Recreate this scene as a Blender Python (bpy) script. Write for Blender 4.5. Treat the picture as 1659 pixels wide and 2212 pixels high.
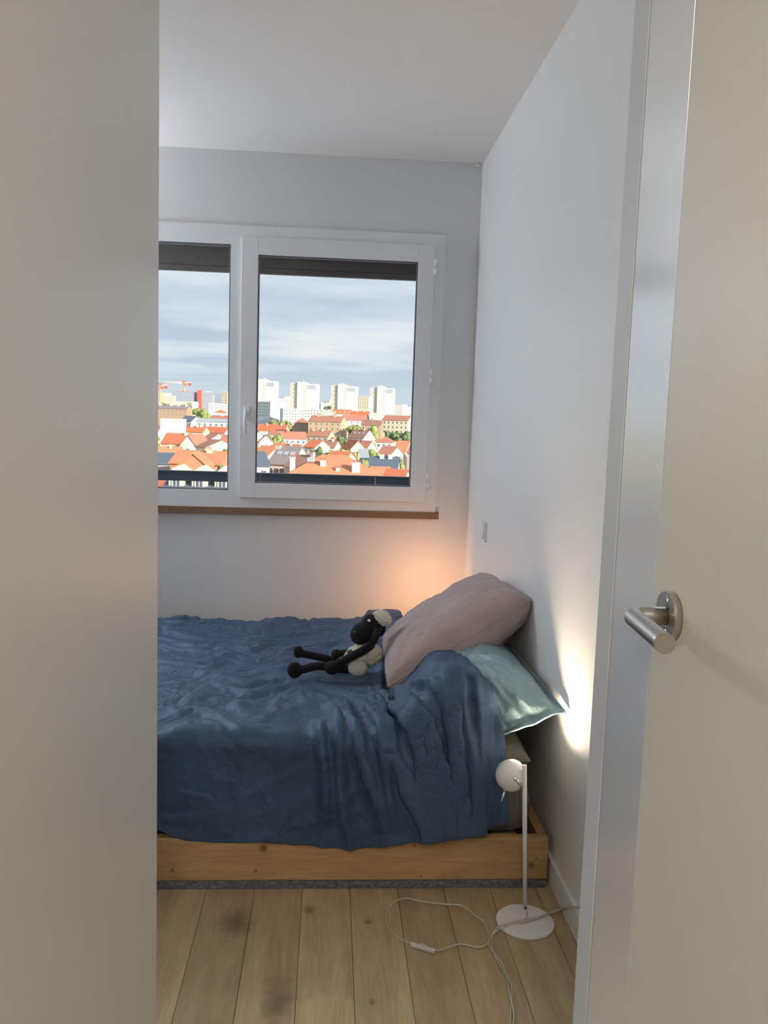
import bpy, bmesh, math, random
import numpy as np
from mathutils import Vector, Matrix, noise
D_ = bpy.data
for o in list(D_.objects): D_.objects.remove(o)
SC = bpy.context.scene
COL = SC.collection
R = math.radians

# ------------------------------------------------------------------ camera
F_PX = 1803.8
def _n(v): return v / np.linalg.norm(v)
_Y = _n(np.array([714.46-829.5, 905.02-1106., F_PX]))
_h = np.array([1, .0327, 0.]); _X = _n(_h - _Y*(_h@_Y))
_Z = np.cross(_X, _Y)
if _Z[1] > 0: _Z = -_Z
EYE = np.array([0, 0, 1.32])
def at(px, py, x=None, y=None, z=None):
    """world point where the sight line of a photo pixel meets a plane"""
    d = np.array([px-829.5, py-1106., F_PX]); r = np.array([d@_X, d@_Y, d@_Z])
    t = (x-EYE[0])/r[0] if x is not None else (y-EYE[1])/r[1] if y is not None else (z-EYE[2])/r[2]
    return Vector(EYE + t*r)
cam = D_.cameras.new('camera'); co = D_.objects.new('camera', cam); COL.objects.link(co)
cam.sensor_fit = 'VERTICAL'; cam.sensor_height = 24; cam.lens = 24*F_PX/2212
cam.clip_start = .05; cam.clip_end = 6000
# camera axes in world: right, up, back
cr = Vector((_X[0], _Y[0], _Z[0])); cu = -Vector((_X[1], _Y[1], _Z[1])); cb = -Vector((_X[2], _Y[2], _Z[2]))
m = Matrix((cr, cu, cb)).transposed().to_4x4(); m.translation = Vector(EYE); co.matrix_world = m
SC.camera = co

# ------------------------------------------------------------------ colour management, world, sun
vs = SC.view_settings
vs.view_transform = 'Standard'; vs.look = 'None'; vs.gamma = 1; vs.use_curve_mapping = False; vs.exposure = 0.38
W = D_.worlds.new('sky'); SC.world = W; W.use_nodes = True
nt = W.node_tree; N = nt.nodes; L = nt.links; N.clear()
def wn(t, **k):
    n = N.new(t)
    for a, b in k.items(): setattr(n, a, b)
    return n
wo = wn('ShaderNodeOutputWorld'); bg = wn('ShaderNodeBackground'); L.new(bg.outputs[0], wo.inputs[0])
tc = wn('ShaderNodeTexCoord'); sp = wn('ShaderNodeSeparateXYZ'); L.new(tc.outputs['Generated'], sp.inputs[0])
zc = wn('ShaderNodeMath', operation='MAXIMUM'); zc.inputs[1].default_value = 0; L.new(sp.outputs[2], zc.inputs[0])
za = wn('ShaderNodeMath', operation='ADD'); za.inputs[1].default_value = .035; L.new(zc.outputs[0], za.inputs[0])
dx = wn('ShaderNodeMath', operation='DIVIDE'); L.new(sp.outputs[0], dx.inputs[0]); L.new(za.outputs[0], dx.inputs[1])
dy = wn('ShaderNodeMath', operation='DIVIDE'); L.new(sp.outputs[1], dy.inputs[0]); L.new(za.outputs[0], dy.inputs[1])
cv = wn('ShaderNodeCombineXYZ'); L.new(dx.outputs[0], cv.inputs[0]); L.new(dy.outputs[0], cv.inputs[1])
cv.inputs[2].default_value = 3.1
n1 = wn('ShaderNodeTexNoise'); n1.inputs['Scale'].default_value = .42; n1.inputs['Detail'].default_value = 7; n1.inputs['Roughness'].default_value = .52
L.new(cv.outputs[0], n1.inputs['Vector'])
grad = wn('ShaderNodeValToRGB'); L.new(zc.outputs[0], grad.inputs[0])
e = grad.color_ramp.elements
e[0].position = 0; e[0].color = (.72, .80, .86, 1); e[1].position = 1; e[1].color = (.42, .60, .86, 1)
for p, c in ((.045, (.66, .76, .83)), (.16, (.60, .72, .85)), (.4, (.5, .66, .86))):
    q = e.new(p); q.color = (*c, 1)
cl = wn('ShaderNodeValToRGB'); L.new(n1.outputs[0], cl.inputs[0])
e = cl.color_ramp.elements
e[0].position = .34; e[0].color = (.54, .62, .76, 1); e[1].position = .72; e[1].color = (1, .97, .96, 1)
q = e.new(.47); q.color = (.58, .67, .80, 1)
q = e.new(.54); q.color = (.70, .78, .87, 1)
q = e.new(.61); q.color = (.82, .87, .93, 1)
cm = wn('ShaderNodeMapRange'); L.new(zc.outputs[0], cm.inputs[0])
cm.inputs[1].default_value = .03; cm.inputs[2].default_value = .065; cm.inputs[3].default_value = .12; cm.inputs[4].default_value = .92
mx = wn('ShaderNodeMixRGB'); L.new(cm.outputs[0], mx.inputs[0]); L.new(grad.outputs[0], mx.inputs[1]); L.new(cl.outputs[0], mx.inputs[2])
L.new(mx.outputs[0], bg.inputs[0]); bg.inputs[1].default_value = .74

def lamp(kind, name, loc, energy, color, **k):
    l = D_.lights.new(name, kind); l.energy = energy; l.color = color
    for a, b in k.items(): setattr(l, a, b)
    o = D_.objects.new(name, l); COL.objects.link(o); o.location = loc; return o
def aim(o, d): o.rotation_euler = Vector(d).to_track_quat('-Z', 'Y').to_euler()
sun = lamp('SUN', 'sun', (0, 0, 50), 5.8, (1, .88, .70), angle=R(.6)); aim(sun, (-.70, .66, -.34))

# ------------------------------------------------------------------ helpers
def tag(o, label=None, cat=None, group=None, kind=None):
    if label: o['label'] = label
    if cat: o['category'] = cat
    if group: o['group'] = group
    if kind: o['kind'] = kind
    return o
def empty(name, loc=(0, 0, 0), rz=0):
    o = D_.objects.new(name, None); o.empty_display_size = .1; COL.objects.link(o); o.location = loc; o.rotation_euler = (0, 0, rz); return o
def link(name, me, mat=None, parent=None, smooth=False):
    if isinstance(me, bmesh.types.BMesh):
        bm = me; me = D_.meshes.new(name); bm.to_mesh(me); bm.free()
    o = D_.objects.new(name, me); COL.objects.link(o)
    if mat is not None and not me.materials:
        for q in (mat if isinstance(mat, (list, tuple)) else [mat]): me.materials.append(q)
    if smooth:
        me.polygons.foreach_set('use_smooth', [True]*len(me.polygons))
    if parent is not None: o.parent = parent
    return o
def box(bm, x0, x1, y0, y1, z0, z1, mi=0, bev=0):
    b = bmesh.new() if bev else bm
    v = [b.verts.new((x, y, z)) for x in (x0, x1) for y in (y0, y1) for z in (z0, z1)]
    for f in ((0, 1, 3, 2), (4, 6, 7, 5), (0, 4, 5, 1), (2, 3, 7, 6), (0, 2, 6, 4), (1, 5, 7, 3)):
        b.faces.new([v[i] for i in f]).material_index = mi
    if bev:
        bmesh.ops.bevel(b, geom=b.edges[:], offset=bev, segments=2, affect='EDGES', profile=.6)
        me = D_.meshes.new('t'); b.to_mesh(me); b.free(); bm.from_mesh(me); D_.meshes.remove(me)
def boxo(name, c, mat, parent=None, bev=0, smooth=False):
    bm = bmesh.new(); box(bm, *c, bev=bev); return link(name, bm, mat, parent, smooth)
def cyl(bm, a, b, r0, r1=None, n=24, caps=True, mi=0):
    a = Vector(a); b = Vector(b); r1 = r0 if r1 is None else r1
    q = (b-a).to_track_quat('Z', 'Y'); rings = []
    for p, r in ((a, r0), (b, r1)):
        rings.append([bm.verts.new(p + q @ Vector((r*math.cos(2*math.pi*i/n), r*math.sin(2*math.pi*i/n), 0))) for i in range(n)])
    for i in range(n):
        f = bm.faces.new((rings[0][i], rings[0][(i+1) % n], rings[1][(i+1) % n], rings[1][i])); f.smooth = True; f.material_index = mi
    if caps:
        bm.faces.new(rings[0][::-1]).material_index = mi; bm.faces.new(rings[1]).material_index = mi
def catmull(P, k=8):
    P = [Vector(p) for p in P]; out = []
    for i in range(len(P)-1):
        a, b, c, d = P[max(i-1, 0)], P[i], P[i+1], P[min(i+2, len(P)-1)]
        for j in range(k):
            t = j/k
            out.append(.5*((2*b) + (c-a)*t + (2*a-5*b+4*c-d)*t*t + (3*b-a-3*c+d)*t**3))
    out.append(P[-1]); return out
def tube(bm, pts, rad, n=12, twist=0, ell=1.0):
    rings = []; up = Vector((0, 0, 1)); prev = None
    for i, p in enumerate(pts):
        t = (pts[min(i+1, len(pts)-1)] - pts[max(i-1, 0)]).normalized()
        if prev is None:
            s = t.cross(up);  s = s if s.length > .1 else t.cross(Vector((1, 0, 0)))
        else: s = prev - t*prev.dot(t)
        s.normalize(); prev = s; u = s.cross(t)
        r = rad(i/(len(pts)-1)) if callable(rad) else rad
        rings.append([bm.verts.new(p + s*r*math.cos(2*math.pi*j/n + twist*i) + u*r*ell*math.sin(2*math.pi*j/n + twist*i)) for j in range(n)])
    for a, b in zip(rings, rings[1:]):
        for j in range(n):
            bm.faces.new((a[j], a[(j+1) % n], b[(j+1) % n], b[j])).smooth = True
    bm.faces.new(rings[0][::-1]); bm.faces.new(rings[-1])
def ball(bm, c, r, sub=3, rot=None, disp=0, ds=20, seed=0):
    g = bmesh.ops.create_icosphere(bm, subdivisions=sub, radius=1)
    c = Vector(c); r = Vector((r, r, r)) if not hasattr(r, '__len__') else Vector(r)
    for v in g['verts']:
        d = v.co.normalized()
        if disp: d = d*(1 + disp*noise.noise(d*ds + Vector((seed, 0, 0))))
        p = Vector((d.x*r.x, d.y*r.y, d.z*r.z))
        v.co = c + (rot @ p if rot else p)
    for v in g['verts']:
        for f in v.link_faces: f.smooth = True

# ------------------------------------------------------------------ materials
def mat(name, col, rough=.6, metal=0, spec=.5, bump=None, vary=None, **k):
    """bump=(scale, strength, distance, detail)  vary=(scale, other colour, contrast, stretch)"""
    m = D_.materials.new(name); m.use_nodes = True; t = m.node_tree; p = t.nodes['Principled BSDF']
    p.inputs['Base Color'].default_value = (*col, 1); p.inputs['Roughness'].default_value = rough
    p.inputs['Metallic'].default_value = metal; p.inputs['Specular IOR Level'].default_value = spec
    for a, b in k.items(): p.inputs[a.replace('_', ' ')].default_value = b
    def tex(scale, stretch, detail=4):
        c = t.nodes.new('ShaderNodeTexCoord'); mp = t.nodes.new('ShaderNodeMapping'); mp.inputs['Scale'].default_value = stretch
        n = t.nodes.new('ShaderNodeTexNoise'); n.inputs['Scale'].default_value = scale; n.inputs['Detail'].default_value = detail
        t.links.new(c.outputs['Object'], mp.inputs[0]); t.links.new(mp.outputs[0], n.inputs['Vector']); return n
    if bump:
        s, st, di = bump[:3]; n = tex(s, bump[4] if len(bump) > 4 else (1, 1, 1), bump[3] if len(bump) > 3 else 4)
        b = t.nodes.new('ShaderNodeBump'); b.inputs['Strength'].default_value = st; b.inputs['Distance'].default_value = di
        t.links.new(n.outputs[0], b.inputs['Height']); t.links.new(b.outputs[0], p.inputs['Normal'])
    if vary:
        n = tex(vary[0], vary[3] if len(vary) > 3 else (1, 1, 1)); r = t.nodes.new('ShaderNodeValToRGB'); h = vary[2]
        r.color_ramp.elements[0].position = .5-h; r.color_ramp.elements[0].color = (*col, 1)
        r.color_ramp.elements[1].position = .5+h; r.color_ramp.elements[1].color = (*vary[1], 1)
        t.links.new(n.outputs[0], r.inputs[0]); t.links.new(r.outputs[0], p.inputs['Base Color'])
    return m
M = {}
M['wall'] = mat('wall_paint', (.74, .74, .74), .62, bump=(260, .10, .002))
M['wallr'] = mat('satin_wall_lit_paint', (.86, .86, .86), .42, spec=.8, bump=(5, .05, .01))  # lighter than the other walls, standing in for window light falling on it
M['ceil'] = mat('ceiling_paint', (.89, .85, .82), .85)
M['left'] = mat('satin_panel_paint', (.84, .83, .79), .33, spec=.75, bump=(6, .04, .01, 2, (1, 1, .25)))
M['door'] = mat('door_paint', (.74, .715, .66), .42, spec=.35, bump=(9, .10, .01, 5, (1, 1, .3)))
M['gloss'] = mat('gloss_trim_window_tint', (.80, .84, .90), .24, spec=1, Coat_Weight=1, Coat_Roughness=.16, Coat_IOR=2.2, bump=(14, .03, .005, 2, (1, 1, .4)))  # bluish tint stands in for window light on the white board
M['jamb'] = mat('matt_trim_window_tint', (.62, .645, .68), .55)  # cool cast of the window light is mixed into this grey
M['pvc'] = mat('white_pvc', (.80, .81, .82), .35)
M['gask'] = mat('gasket', (.12, .13, .14), .5)
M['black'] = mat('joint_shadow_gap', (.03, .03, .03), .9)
M['steel'] = mat('brushed_steel', (.55, .53, .49), .28, 1, bump=(60, .06, .002, 3, (1, 1, 12)))
M['chrome'] = mat('chrome', (.8, .8, .82), .12, 1)
M['lampw'] = mat('white_lacquer', (.82, .80, .80), .4)
M['shutter'] = mat('brown_shutter', (.17, .145, .135), .6, vary=(3, (.13, .11, .105), .3, (1, 1, 8)))
M['railm'] = mat('dark_rail_panel', (.035, .045, .065), .35, vary=(4, (.05, .065, .09), .3))
M['sill'] = mat('stained_sill', (.25, .15, .085), .5, vary=(6, (.20, .12, .065), .3, (.4, 4, 8)))
M['cord'] = mat('clear_cord', (.62, .58, .50), .18, spec=.7, Transmission_Weight=.25)
M['switch'] = mat('clear_plastic', (.78, .76, .72), .15, spec=.8, Transmission_Weight=.3)
M['felt'] = mat('grey_felt', (.22, .22, .24), 1, vary=(90, (.07, .07, .08), .25), bump=(120, .8, .01))
M['toyblk'] = mat('black_plush', (.010, .009, .011), .9, Sheen_Weight=.05, spec=.2, bump=(500, .5, .002))
M['toycream'] = mat('cream_fleece', (.68, .63, .52), 1, Sheen_Weight=.3, bump=(220, .9, .006))
M['toytag'] = mat('grey_tag', (.16, .14, .14), .8)
M['olive'] = mat('grey_fitted_sheet', (.14, .132, .112), .9, bump=(900, .2, .001))

def wood(name, c1, c2, c3, grain=(1, 14, 14), knots=(), scale=3.0, rough=.5, kcol=(.10, .05, .02), along='x', wave=5.0, rand=False):
    m = D_.materials.new(name); m.use_nodes = True; t = m.node_tree; p = t.nodes['Principled BSDF']; p.inputs['Roughness'].default_value = rough
    nn = t.nodes.new; lk = t.links.new
    c = nn('ShaderNodeTexCoord'); g = nn('ShaderNodeNewGeometry')
    mp = nn('ShaderNodeMapping'); mp.inputs['Scale'].default_value = grain; lk(g.outputs['Position'], mp.inputs[0])
    vec = mp.outputs[0]
    if rand:
        oi = nn('ShaderNodeObjectInfo'); mu = nn('ShaderNodeMath'); mu.operation = 'MULTIPLY'; mu.inputs[1].default_value = 37; lk(oi.outputs['Random'], mu.inputs[0])
        va = nn('ShaderNodeVectorMath'); va.operation = 'ADD'; lk(vec, va.inputs[0]); lk(mu.outputs[0], va.inputs[1]); vec = va.outputs[0]
    n = nn('ShaderNodeTexNoise'); n.inputs['Scale'].default_value = scale; n.inputs['Detail'].default_value = 6; n.inputs['Distortion'].default_value = .6; lk(vec, n.inputs['Vector'])
    r = nn('ShaderNodeValToRGB'); e = r.color_ramp.elements
    e[0].position = .3; e[0].color = (*c1, 1); e[1].position = .72; e[1].color = (*c2, 1)
    q = e.new(.5); q.color = (*c3, 1); lk(n.outputs[0], r.inputs[0]); col = r.outputs[0]
    wv = nn('ShaderNodeTexNoise'); wv.inputs['Scale'].default_value = scale*wave; wv.inputs['Detail'].default_value = 3; lk(vec, wv.inputs['Vector'])
    mr = nn('ShaderNodeMapRange'); mr.inputs[1].default_value = .3; mr.inputs[2].default_value = .7; mr.inputs[3].default_value = .88; mr.inputs[4].default_value = 1.08; lk(wv.outputs[0], mr.inputs[0])
    mm = nn('ShaderNodeMixRGB'); mm.blend_type = 'MULTIPLY'; mm.inputs[0].default_value = 1; lk(col, mm.inputs[1]); lk(mr.outputs[0], mm.inputs[2]); col = mm.outputs[0]
    if rand:
        m2 = nn('ShaderNodeMapRange'); m2.inputs[3].default_value = .84; m2.inputs[4].default_value = 1.12; lk(oi.outputs['Random'], m2.inputs[0])
        mm = nn('ShaderNodeMixRGB'); mm.blend_type = 'MULTIPLY'; mm.inputs[0].default_value = 1; lk(col, mm.inputs[1]); lk(m2.outputs[0], mm.inputs[2]); col = mm.outputs[0]
    wob = nn('ShaderNodeTexNoise'); wob.inputs['Scale'].default_value = 30; lk(g.outputs['Position'], wob.inputs['Vector'])
    for (kx, ky, kz, kr, ks) in knots:
        s = nn('ShaderNodeVectorMath'); s.operation = 'SUBTRACT'; lk(g.outputs['Position'], s.inputs[0]); s.inputs[1].default_value = (kx, ky, kz)
        s2 = nn('ShaderNodeVectorMath'); s2.operation = 'MULTIPLY'; lk(s.outputs[0], s2.inputs[0]); s2.inputs[1].default_value = ks
        ln = nn('ShaderNodeVectorMath'); ln.operation = 'LENGTH'; lk(s2.outputs[0], ln.inputs[0])
        ad = nn('ShaderNodeMath'); ad.operation = 'MULTIPLY_ADD'; ad.inputs[1].default_value = kr*1.6; lk(wob.outputs[0], ad.inputs[0]); lk(ln.outputs['Value'], ad.inputs[2])
        k = nn('ShaderNodeMapRange'); k.inputs[1].default_value = kr*1.1; k.inputs[2].default_value = kr*2.4; k.inputs[3].default_value = .8; k.inputs[4].default_value = 0
        lk(ad.outputs[0], k.inputs[0])
        x = nn('ShaderNodeMixRGB'); lk(k.outputs[0], x.inputs[0]); lk(col, x.inputs[1]); x.inputs[2].default_value = (*kcol, 1); col = x.outputs[0]
    lk(col, p.inputs['Base Color'])
    b = nn('ShaderNodeBump'); b.inputs['Strength'].default_value = .12; b.inputs['Distance'].default_value = .002; lk(wv.outputs[0], b.inputs['Height']); lk(b.outputs[0], p.inputs['Normal'])
    return m

def fabric(name, col, col2, weave=1200, rough=.85, sheen=.15, big=7, spec=.3, stretch=(1, 1, 1), wr=(38, .25)):
    m = D_.materials.new(name); m.use_nodes = True; t = m.node_tree; p = t.nodes['Principled BSDF']; nn = t.nodes.new; lk = t.links.new
    p.inputs['Roughness'].default_value = rough; p.inputs['Sheen Weight'].default_value = sheen; p.inputs['Specular IOR Level'].default_value = spec
    g = nn('ShaderNodeTexCoord'); mp = nn('ShaderNodeMapping'); mp.inputs['Scale'].default_value = stretch; lk(g.outputs['Object'], mp.inputs[0])
    a = nn('ShaderNodeTexNoise'); a.inputs['Scale'].default_value = big; a.inputs['Detail'].default_value = 6; lk(mp.outputs[0], a.inputs['Vector'])
    r = nn('ShaderNodeValToRGB'); r.color_ramp.elements[0].position = .3; r.color_ramp.elements[0].color = (*col, 1)
    r.color_ramp.elements[1].position = .7; r.color_ramp.elements[1].color = (*col2, 1); lk(a.outputs[0], r.inputs[0]); lk(r.outputs[0], p.inputs['Base Color'])
    w = nn('ShaderNodeTexNoise'); w.inputs['Scale'].default_value = weave; w.inputs['Detail'].default_value = 1; lk(g.outputs['Object'], w.inputs['Vector'])
    w2 = nn('ShaderNodeTexNoise'); w2.inputs['Scale'].default_value = wr[0]; w2.inputs['Detail'].default_value = 4; w2.inputs['Distortion'].default_value = 1.2; lk(mp.outputs[0], w2.inputs['Vector'])
    b = nn('ShaderNodeBump'); b.inputs['Strength'].default_value = .12; b.inputs['Distance'].default_value = .001; lk(w.outputs[0], b.inputs['Height'])
    b2 = nn('ShaderNodeBump'); b2.inputs['Strength'].default_value = wr[1]; b2.inputs['Distance'].default_value = .006; lk(w2.outputs[0], b2.inputs['Height']); lk(b.outputs[0], b2.inputs['Normal'])
    lk(b2.outputs[0], p.inputs['Normal']); return m
M['navy'] = fabric('navy_cotton', (.030, .054, .106), (.041, .070, .132), rough=.60, spec=.8, sheen=.0, wr=(32, .6))
M['navy'].node_tree.nodes['Principled BSDF'].inputs['Specular Tint'].default_value = (.56, .76, 1, 1)
M['pink'] = fabric('dusty_pink_cotton', (.36, .28, .27), (.42, .335, .32), weave=500, wr=(22, .8), sheen=.1)
M['teal'] = fabric('teal_satin_cotton', (.20, .31, .35), (.25, .37, .40), rough=.36, spec=.8, sheen=0, wr=(24, .8))

def glass():
    m = D_.materials.new('window_glass'); m.use_nodes = True; t = m.node_tree; t.nodes.clear(); nn = t.nodes.new
    o = nn('ShaderNodeOutputMaterial'); a = nn('ShaderNodeBsdfTransparent'); b = nn('ShaderNodeBsdfGlossy'); f = nn('ShaderNodeFresnel'); x = nn('ShaderNodeMixShader')
    a.inputs[0].default_value = (.97, .985, .985, 1); b.inputs['Roughness'].default_value = .0; f.inputs[0].default_value = 1.45
    g_ = nn('ShaderNodeMath'); g_.operation = 'MULTIPLY'; g_.inputs[1].default_value = .05; t.links.new(f.outputs[0], g_.inputs[0]); t.links.new(g_.outputs[0], x.inputs[0]); t.links.new(a.outputs[0], x.inputs[1]); t.links.new(b.outputs[0], x.inputs[2]); t.links.new(x.outputs[0], o.inputs[0]); return m
M['glass'] = glass()
def emit(name, col, s):
    m = D_.materials.new(name); m.use_nodes = True; p = m.node_tree.nodes['Principled BSDF']
    p.inputs['Base Color'].default_value = (*col, 1); p.inputs['Emission Color'].default_value = (*col, 1); p.inputs['Emission Strength'].default_value = s; return m
M['bulb'] = emit('bulb', (1, .82, .6), 9)

# ================================================================== the room shell
XW, DB, ZC = .677, 4.013, 2.527            # right wall, back wall, ceiling
XL = -2.15; XH = .371; YE = 1.10           # left wall, hall wall plane, where the hall ends
XP = -.3227; YP = 1.60                     # left partition
YB = -1.7                                  # end of the hall
WL, WR_, WT, WB = -1.52, .5152, 2.192, .887
def struct(name, bm, m, label, cat):
    return tag(link(name, bm, m), label, cat, kind='structure')
bm = bmesh.new()
box(bm, XL-.2, WL, DB, DB+.28, -.2, ZC+.2); box(bm, WR_, XW+.25, DB, DB+.28, -.2, ZC+.2)
box(bm, WL, WR_, DB, DB+.28, -.2, WB); box(bm, WL, WR_, DB, DB+.28, WT, ZC+.2)
struct('wall_back', bm, M['wall'], 'grey-white far wall around the window, glowing orange above the bed', 'wall')
bm = bmesh.new(); box(bm, XW, XW+.25, YE-.1, DB, -.2, ZC+.2)
struct('wall_right', bm, M['wallr'], 'satin white bedroom wall at the head of the bed, lit by the small lamp', 'wall')
bm = bmesh.new(); box(bm, XL-.2, XL, YE, DB, -.2, ZC+.2)
struct('wall_left', bm, M['wall'], 'bedroom side wall at the foot of the bed', 'wall')
bm = bmesh.new(); box(bm, XL-.2, XP-.07, YE-.1, YE, -.2, ZC+.2)
struct('wall_front', bm, M['wall'], 'bedroom wall beside the entrance', 'wall')
bm = bmesh.new(); box(bm, XP-.07, XP, YB, YP, -.2, ZC+.2, bev=.0015)
struct('wall_entrance', bm, M['left'], 'smooth satin off-white partition filling the left edge of the view', 'wall')
y3 = at(1410, 1320, x=XH).y                # where the door leaf ends on the hall wall
y2 = 1.041
bm = bmesh.new()
box(bm, XH, XW+.2, y2+.005, YE, -.2, ZC+.2, bev=.0012)
struct('wall_hall', bm, M['jamb'], 'narrow grey end of the hall wall beside the bedroom wall', 'wall')
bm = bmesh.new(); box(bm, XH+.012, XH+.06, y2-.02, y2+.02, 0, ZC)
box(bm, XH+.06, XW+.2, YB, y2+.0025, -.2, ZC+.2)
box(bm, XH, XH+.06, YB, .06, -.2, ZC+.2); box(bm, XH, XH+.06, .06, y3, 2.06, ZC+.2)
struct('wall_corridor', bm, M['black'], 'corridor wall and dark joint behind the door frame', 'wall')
bm = bmesh.new(); box(bm, XH+.0004, XH+.012, y3, y2, 0, 2.12, bev=.0006)
box(bm, XH-.0005, XH+.012, y2-.10, y2, 2.12, ZC)
struct('trim_1', bm, M['gloss'], 'glossy white door frame board reflecting the window', 'trim')
bm = bmesh.new(); box(bm, XP, XH, 1.0, YE, 2.08, ZC)
struct('wall_header', bm, M['wall'], 'wall above the bedroom doorway', 'wall')
bm = bmesh.new(); box(bm, XP-.3, XW+.4, YB-.1, YB, -.2, ZC+.2)
struct('wall_rear', bm, M['wall'], 'end wall of the corridor', 'wall')
bm = bmesh.new(); box(bm, XL-.2, XW+.25, YB-.1, DB+.28, ZC, ZC+.2)
struct('ceiling', bm, M['ceil'], 'plain white ceiling', 'ceiling')
# roofless gap closer between partition and front wall is the room itself (open towards the window)
bm = bmesh.new(); box(bm, XW-.012, XW, YE, DB, 0, .075, bev=.002)
struct('baseboard_right', bm, M['wallr'], 'low white baseboard running beside the bed and lamp', 'baseboard')

# floor: planks
fl = tag(empty('floor', (0, 0, 0)), 'pale oak plank floor with knots in front of the bed', 'floor', kind='structure')
bm = bmesh.new(); box(bm, XL-.2, XW+.25, YB-.1, DB+.28, -.2, -.012); link('subfloor', bm, mat('subfloor_wood', (.12, .08, .045), .9), fl)
kp = [at(512, 1993, z=0), at(602, 2165, z=0), at(668, 1966, z=0), at(795, 1992, z=0), at(785, 2165, z=0)]
kn = [(kp[0].x, kp[0].y, 0, .036, (1, .8, 0)), (kp[1].x, kp[1].y, 0, .030, (1.1, .45, 0)), (kp[2].x, kp[2].y, 0, .014, (1, .8, 0)),
      (kp[3].x, kp[3].y, 0, .008, (1, .7, 0)), (kp[4].x+.02, kp[4].y, 0, .006, (1, .6, 0))]
M['oak'] = wood('oak_planks', (.37, .27, .145), (.50, .385, .225), (.43, .325, .18), grain=(9, 1.0, 1), knots=kn, scale=2.2, rough=.42, kcol=(.16, .10, .055), wave=6, rand=True)
rng = random.Random(4)
xs = [.6215 - .1335*k for k in range(-1, 22)]
joints = {3: None}
for k, x1 in enumerate(xs):
    x0 = x1-.1335; xe = min(x1, XW)
    yc = YB + rng.uniform(.3, 1.1)
    cuts = [YB]
    if abs((x0+x1)/2 - at(700, 2158, z=0).x) < .068: yc = at(700, 2157, z=0).y - 2.1
    while yc < DB: cuts.append(yc); yc += 2.1
    cuts.append(DB)
    for a, b in zip(cuts, cuts[1:]):
        if b-a < .02: continue
        if x1 < -.6 and b < YE: continue
        bm = bmesh.new(); box(bm, x0+.0005, xe-.0005, a+.0004, b-.0004, -.012, 0)
        bmesh.ops.bevel(bm, geom=[e for e in bm.edges if all(v.co.z > -.001 for v in e.verts)], offset=.0009, segments=1, affect='EDGES')
        link('plank', bm, M['oak'], fl)

# ------------------------------------------------------------------ window
win = tag(empty('window_1', (0, DB, WB)), 'white framed window with a fixed left pane and a hinged right sash', 'window', kind='structure')
def wp(name, boxes, m, parent=win, bev=.002):
    bm = bmesh.new()
    base = Vector(parent.location) if parent is win else Vector((0, 0, 0))
    for b in boxes:
        o = Vector((0, DB, WB)); box(bm, b[0]-o.x, b[1]-o.x, b[2]-o.y, b[3]-o.y, b[4]-o.z, b[5]-o.z, bev=bev)
    return link(name, bm, m, parent)
FY0, FY1 = DB-.018, DB+.05
LX = -1.44; lR, lT, lB = -.479, 2.106, .967
sL, sR, sT, sB = -.4263, .463, 2.139, .937
gL, gR, gT, gB = -.3507, .3889, 2.0603, 1.0075
wp('frame', [(WL, LX, FY0, FY1, WB, WT), (gR+.03, WR_, FY0, FY1, WB, WT), (LX, gR+.03, FY0, FY1, lT, WT), (LX, gR+.03, FY0, FY1, WB, lB),
             (lR, gL-.03, FY0, FY1, lB, lT), (gL-.03, gR+.03, FY0+.004, FY1, gT+.02, lT), (gL-.03, gR+.03, FY0+.004, FY1, lB, gB-.02)], M['pvc'], bev=0)
SY0, SY1 = DB-.038, DB-.0185
sash = wp('sash', [(sL, gL, SY0, SY1, sB, sT), (gR, sR, SY0, SY1, sB, sT), (gL, gR, SY0, SY1, gT, sT), (gL, gR, SY0, SY1, sB, gB)], M['pvc'])
def bead(x0, x1, z0, z1, y, par):
    w = .006
    wp('glazing_bead', [(x0, x0+w, y, y+.02, z0, z1), (x1-w, x1, y, y+.02, z0, z1), (x0, x1, y, y+.02, z0, z0+w), (x0, x1, y, y+.02, z1-w, z1)], M['gask'], par, 0)
bead(gL, gR, gB, gT, SY0+.008, sash); bead(LX, lR, lB, lT, FY0+.012, win)
wp('pane', [(gL, gR, SY0+.014, SY0+.018, gB, gT)], M['glass'], sash, 0)
wp('pane', [(LX, lR, FY0+.028, FY0+.032, lB, lT)], M['glass'], win, 0)
# window handle on the sash
O = Vector((0, DB, WB))
hp = at(534, 892, y=SY0-.004)
bm = bmesh.new()
box(bm, hp.x-.017, hp.x+.012, SY0-.010, SY0, hp.z-.028, hp.z+.032, bev=.004)
cyl(bm, (hp.x-.004, SY0-.008, hp.z), (hp.x-.004, SY0-.042, hp.z), .011, n=20)
P = [at(531, 884, y=SY0-.045), at(530, 898, y=SY0-.047), at(529, 915, y=SY0-.05), at(531, 938, y=SY0-.044)]
tube(bm, catmull(P, 6), lambda t: .0075+.0045*math.sin(math.pi*t), ell=.7)
bmesh.ops.translate(bm, verts=bm.verts, vec=-O)
link('handle', bm, M['pvc'], sash)
for py in (577, 815, 1041):
    q = at(932, py, y=SY0-.004); bm = bmesh.new()
    cyl(bm, (sR+.008, SY0-.001, q.z-.036), (sR+.008, SY0-.001, q.z-.003), .0085, n=14)
    cyl(bm, (sR+.008, SY0-.001, q.z+.001), (sR+.008, SY0-.001, q.z+.036), .0085, n=14)
    cyl(bm, (sR+.008, SY0-.001, q.z-.003), (sR+.008, SY0-.001, q.z+.001), .006, n=14)
    bmesh.ops.translate(bm, verts=bm.verts, vec=-O); h = link('hinge', bm, M['pvc'], win)
bm = bmesh.new(); box(bm, WL-.01, at(948, 1110, y=DB-.02).x, DB-.022, DB+.002, WB-.034, WB, bev=.002)
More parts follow.
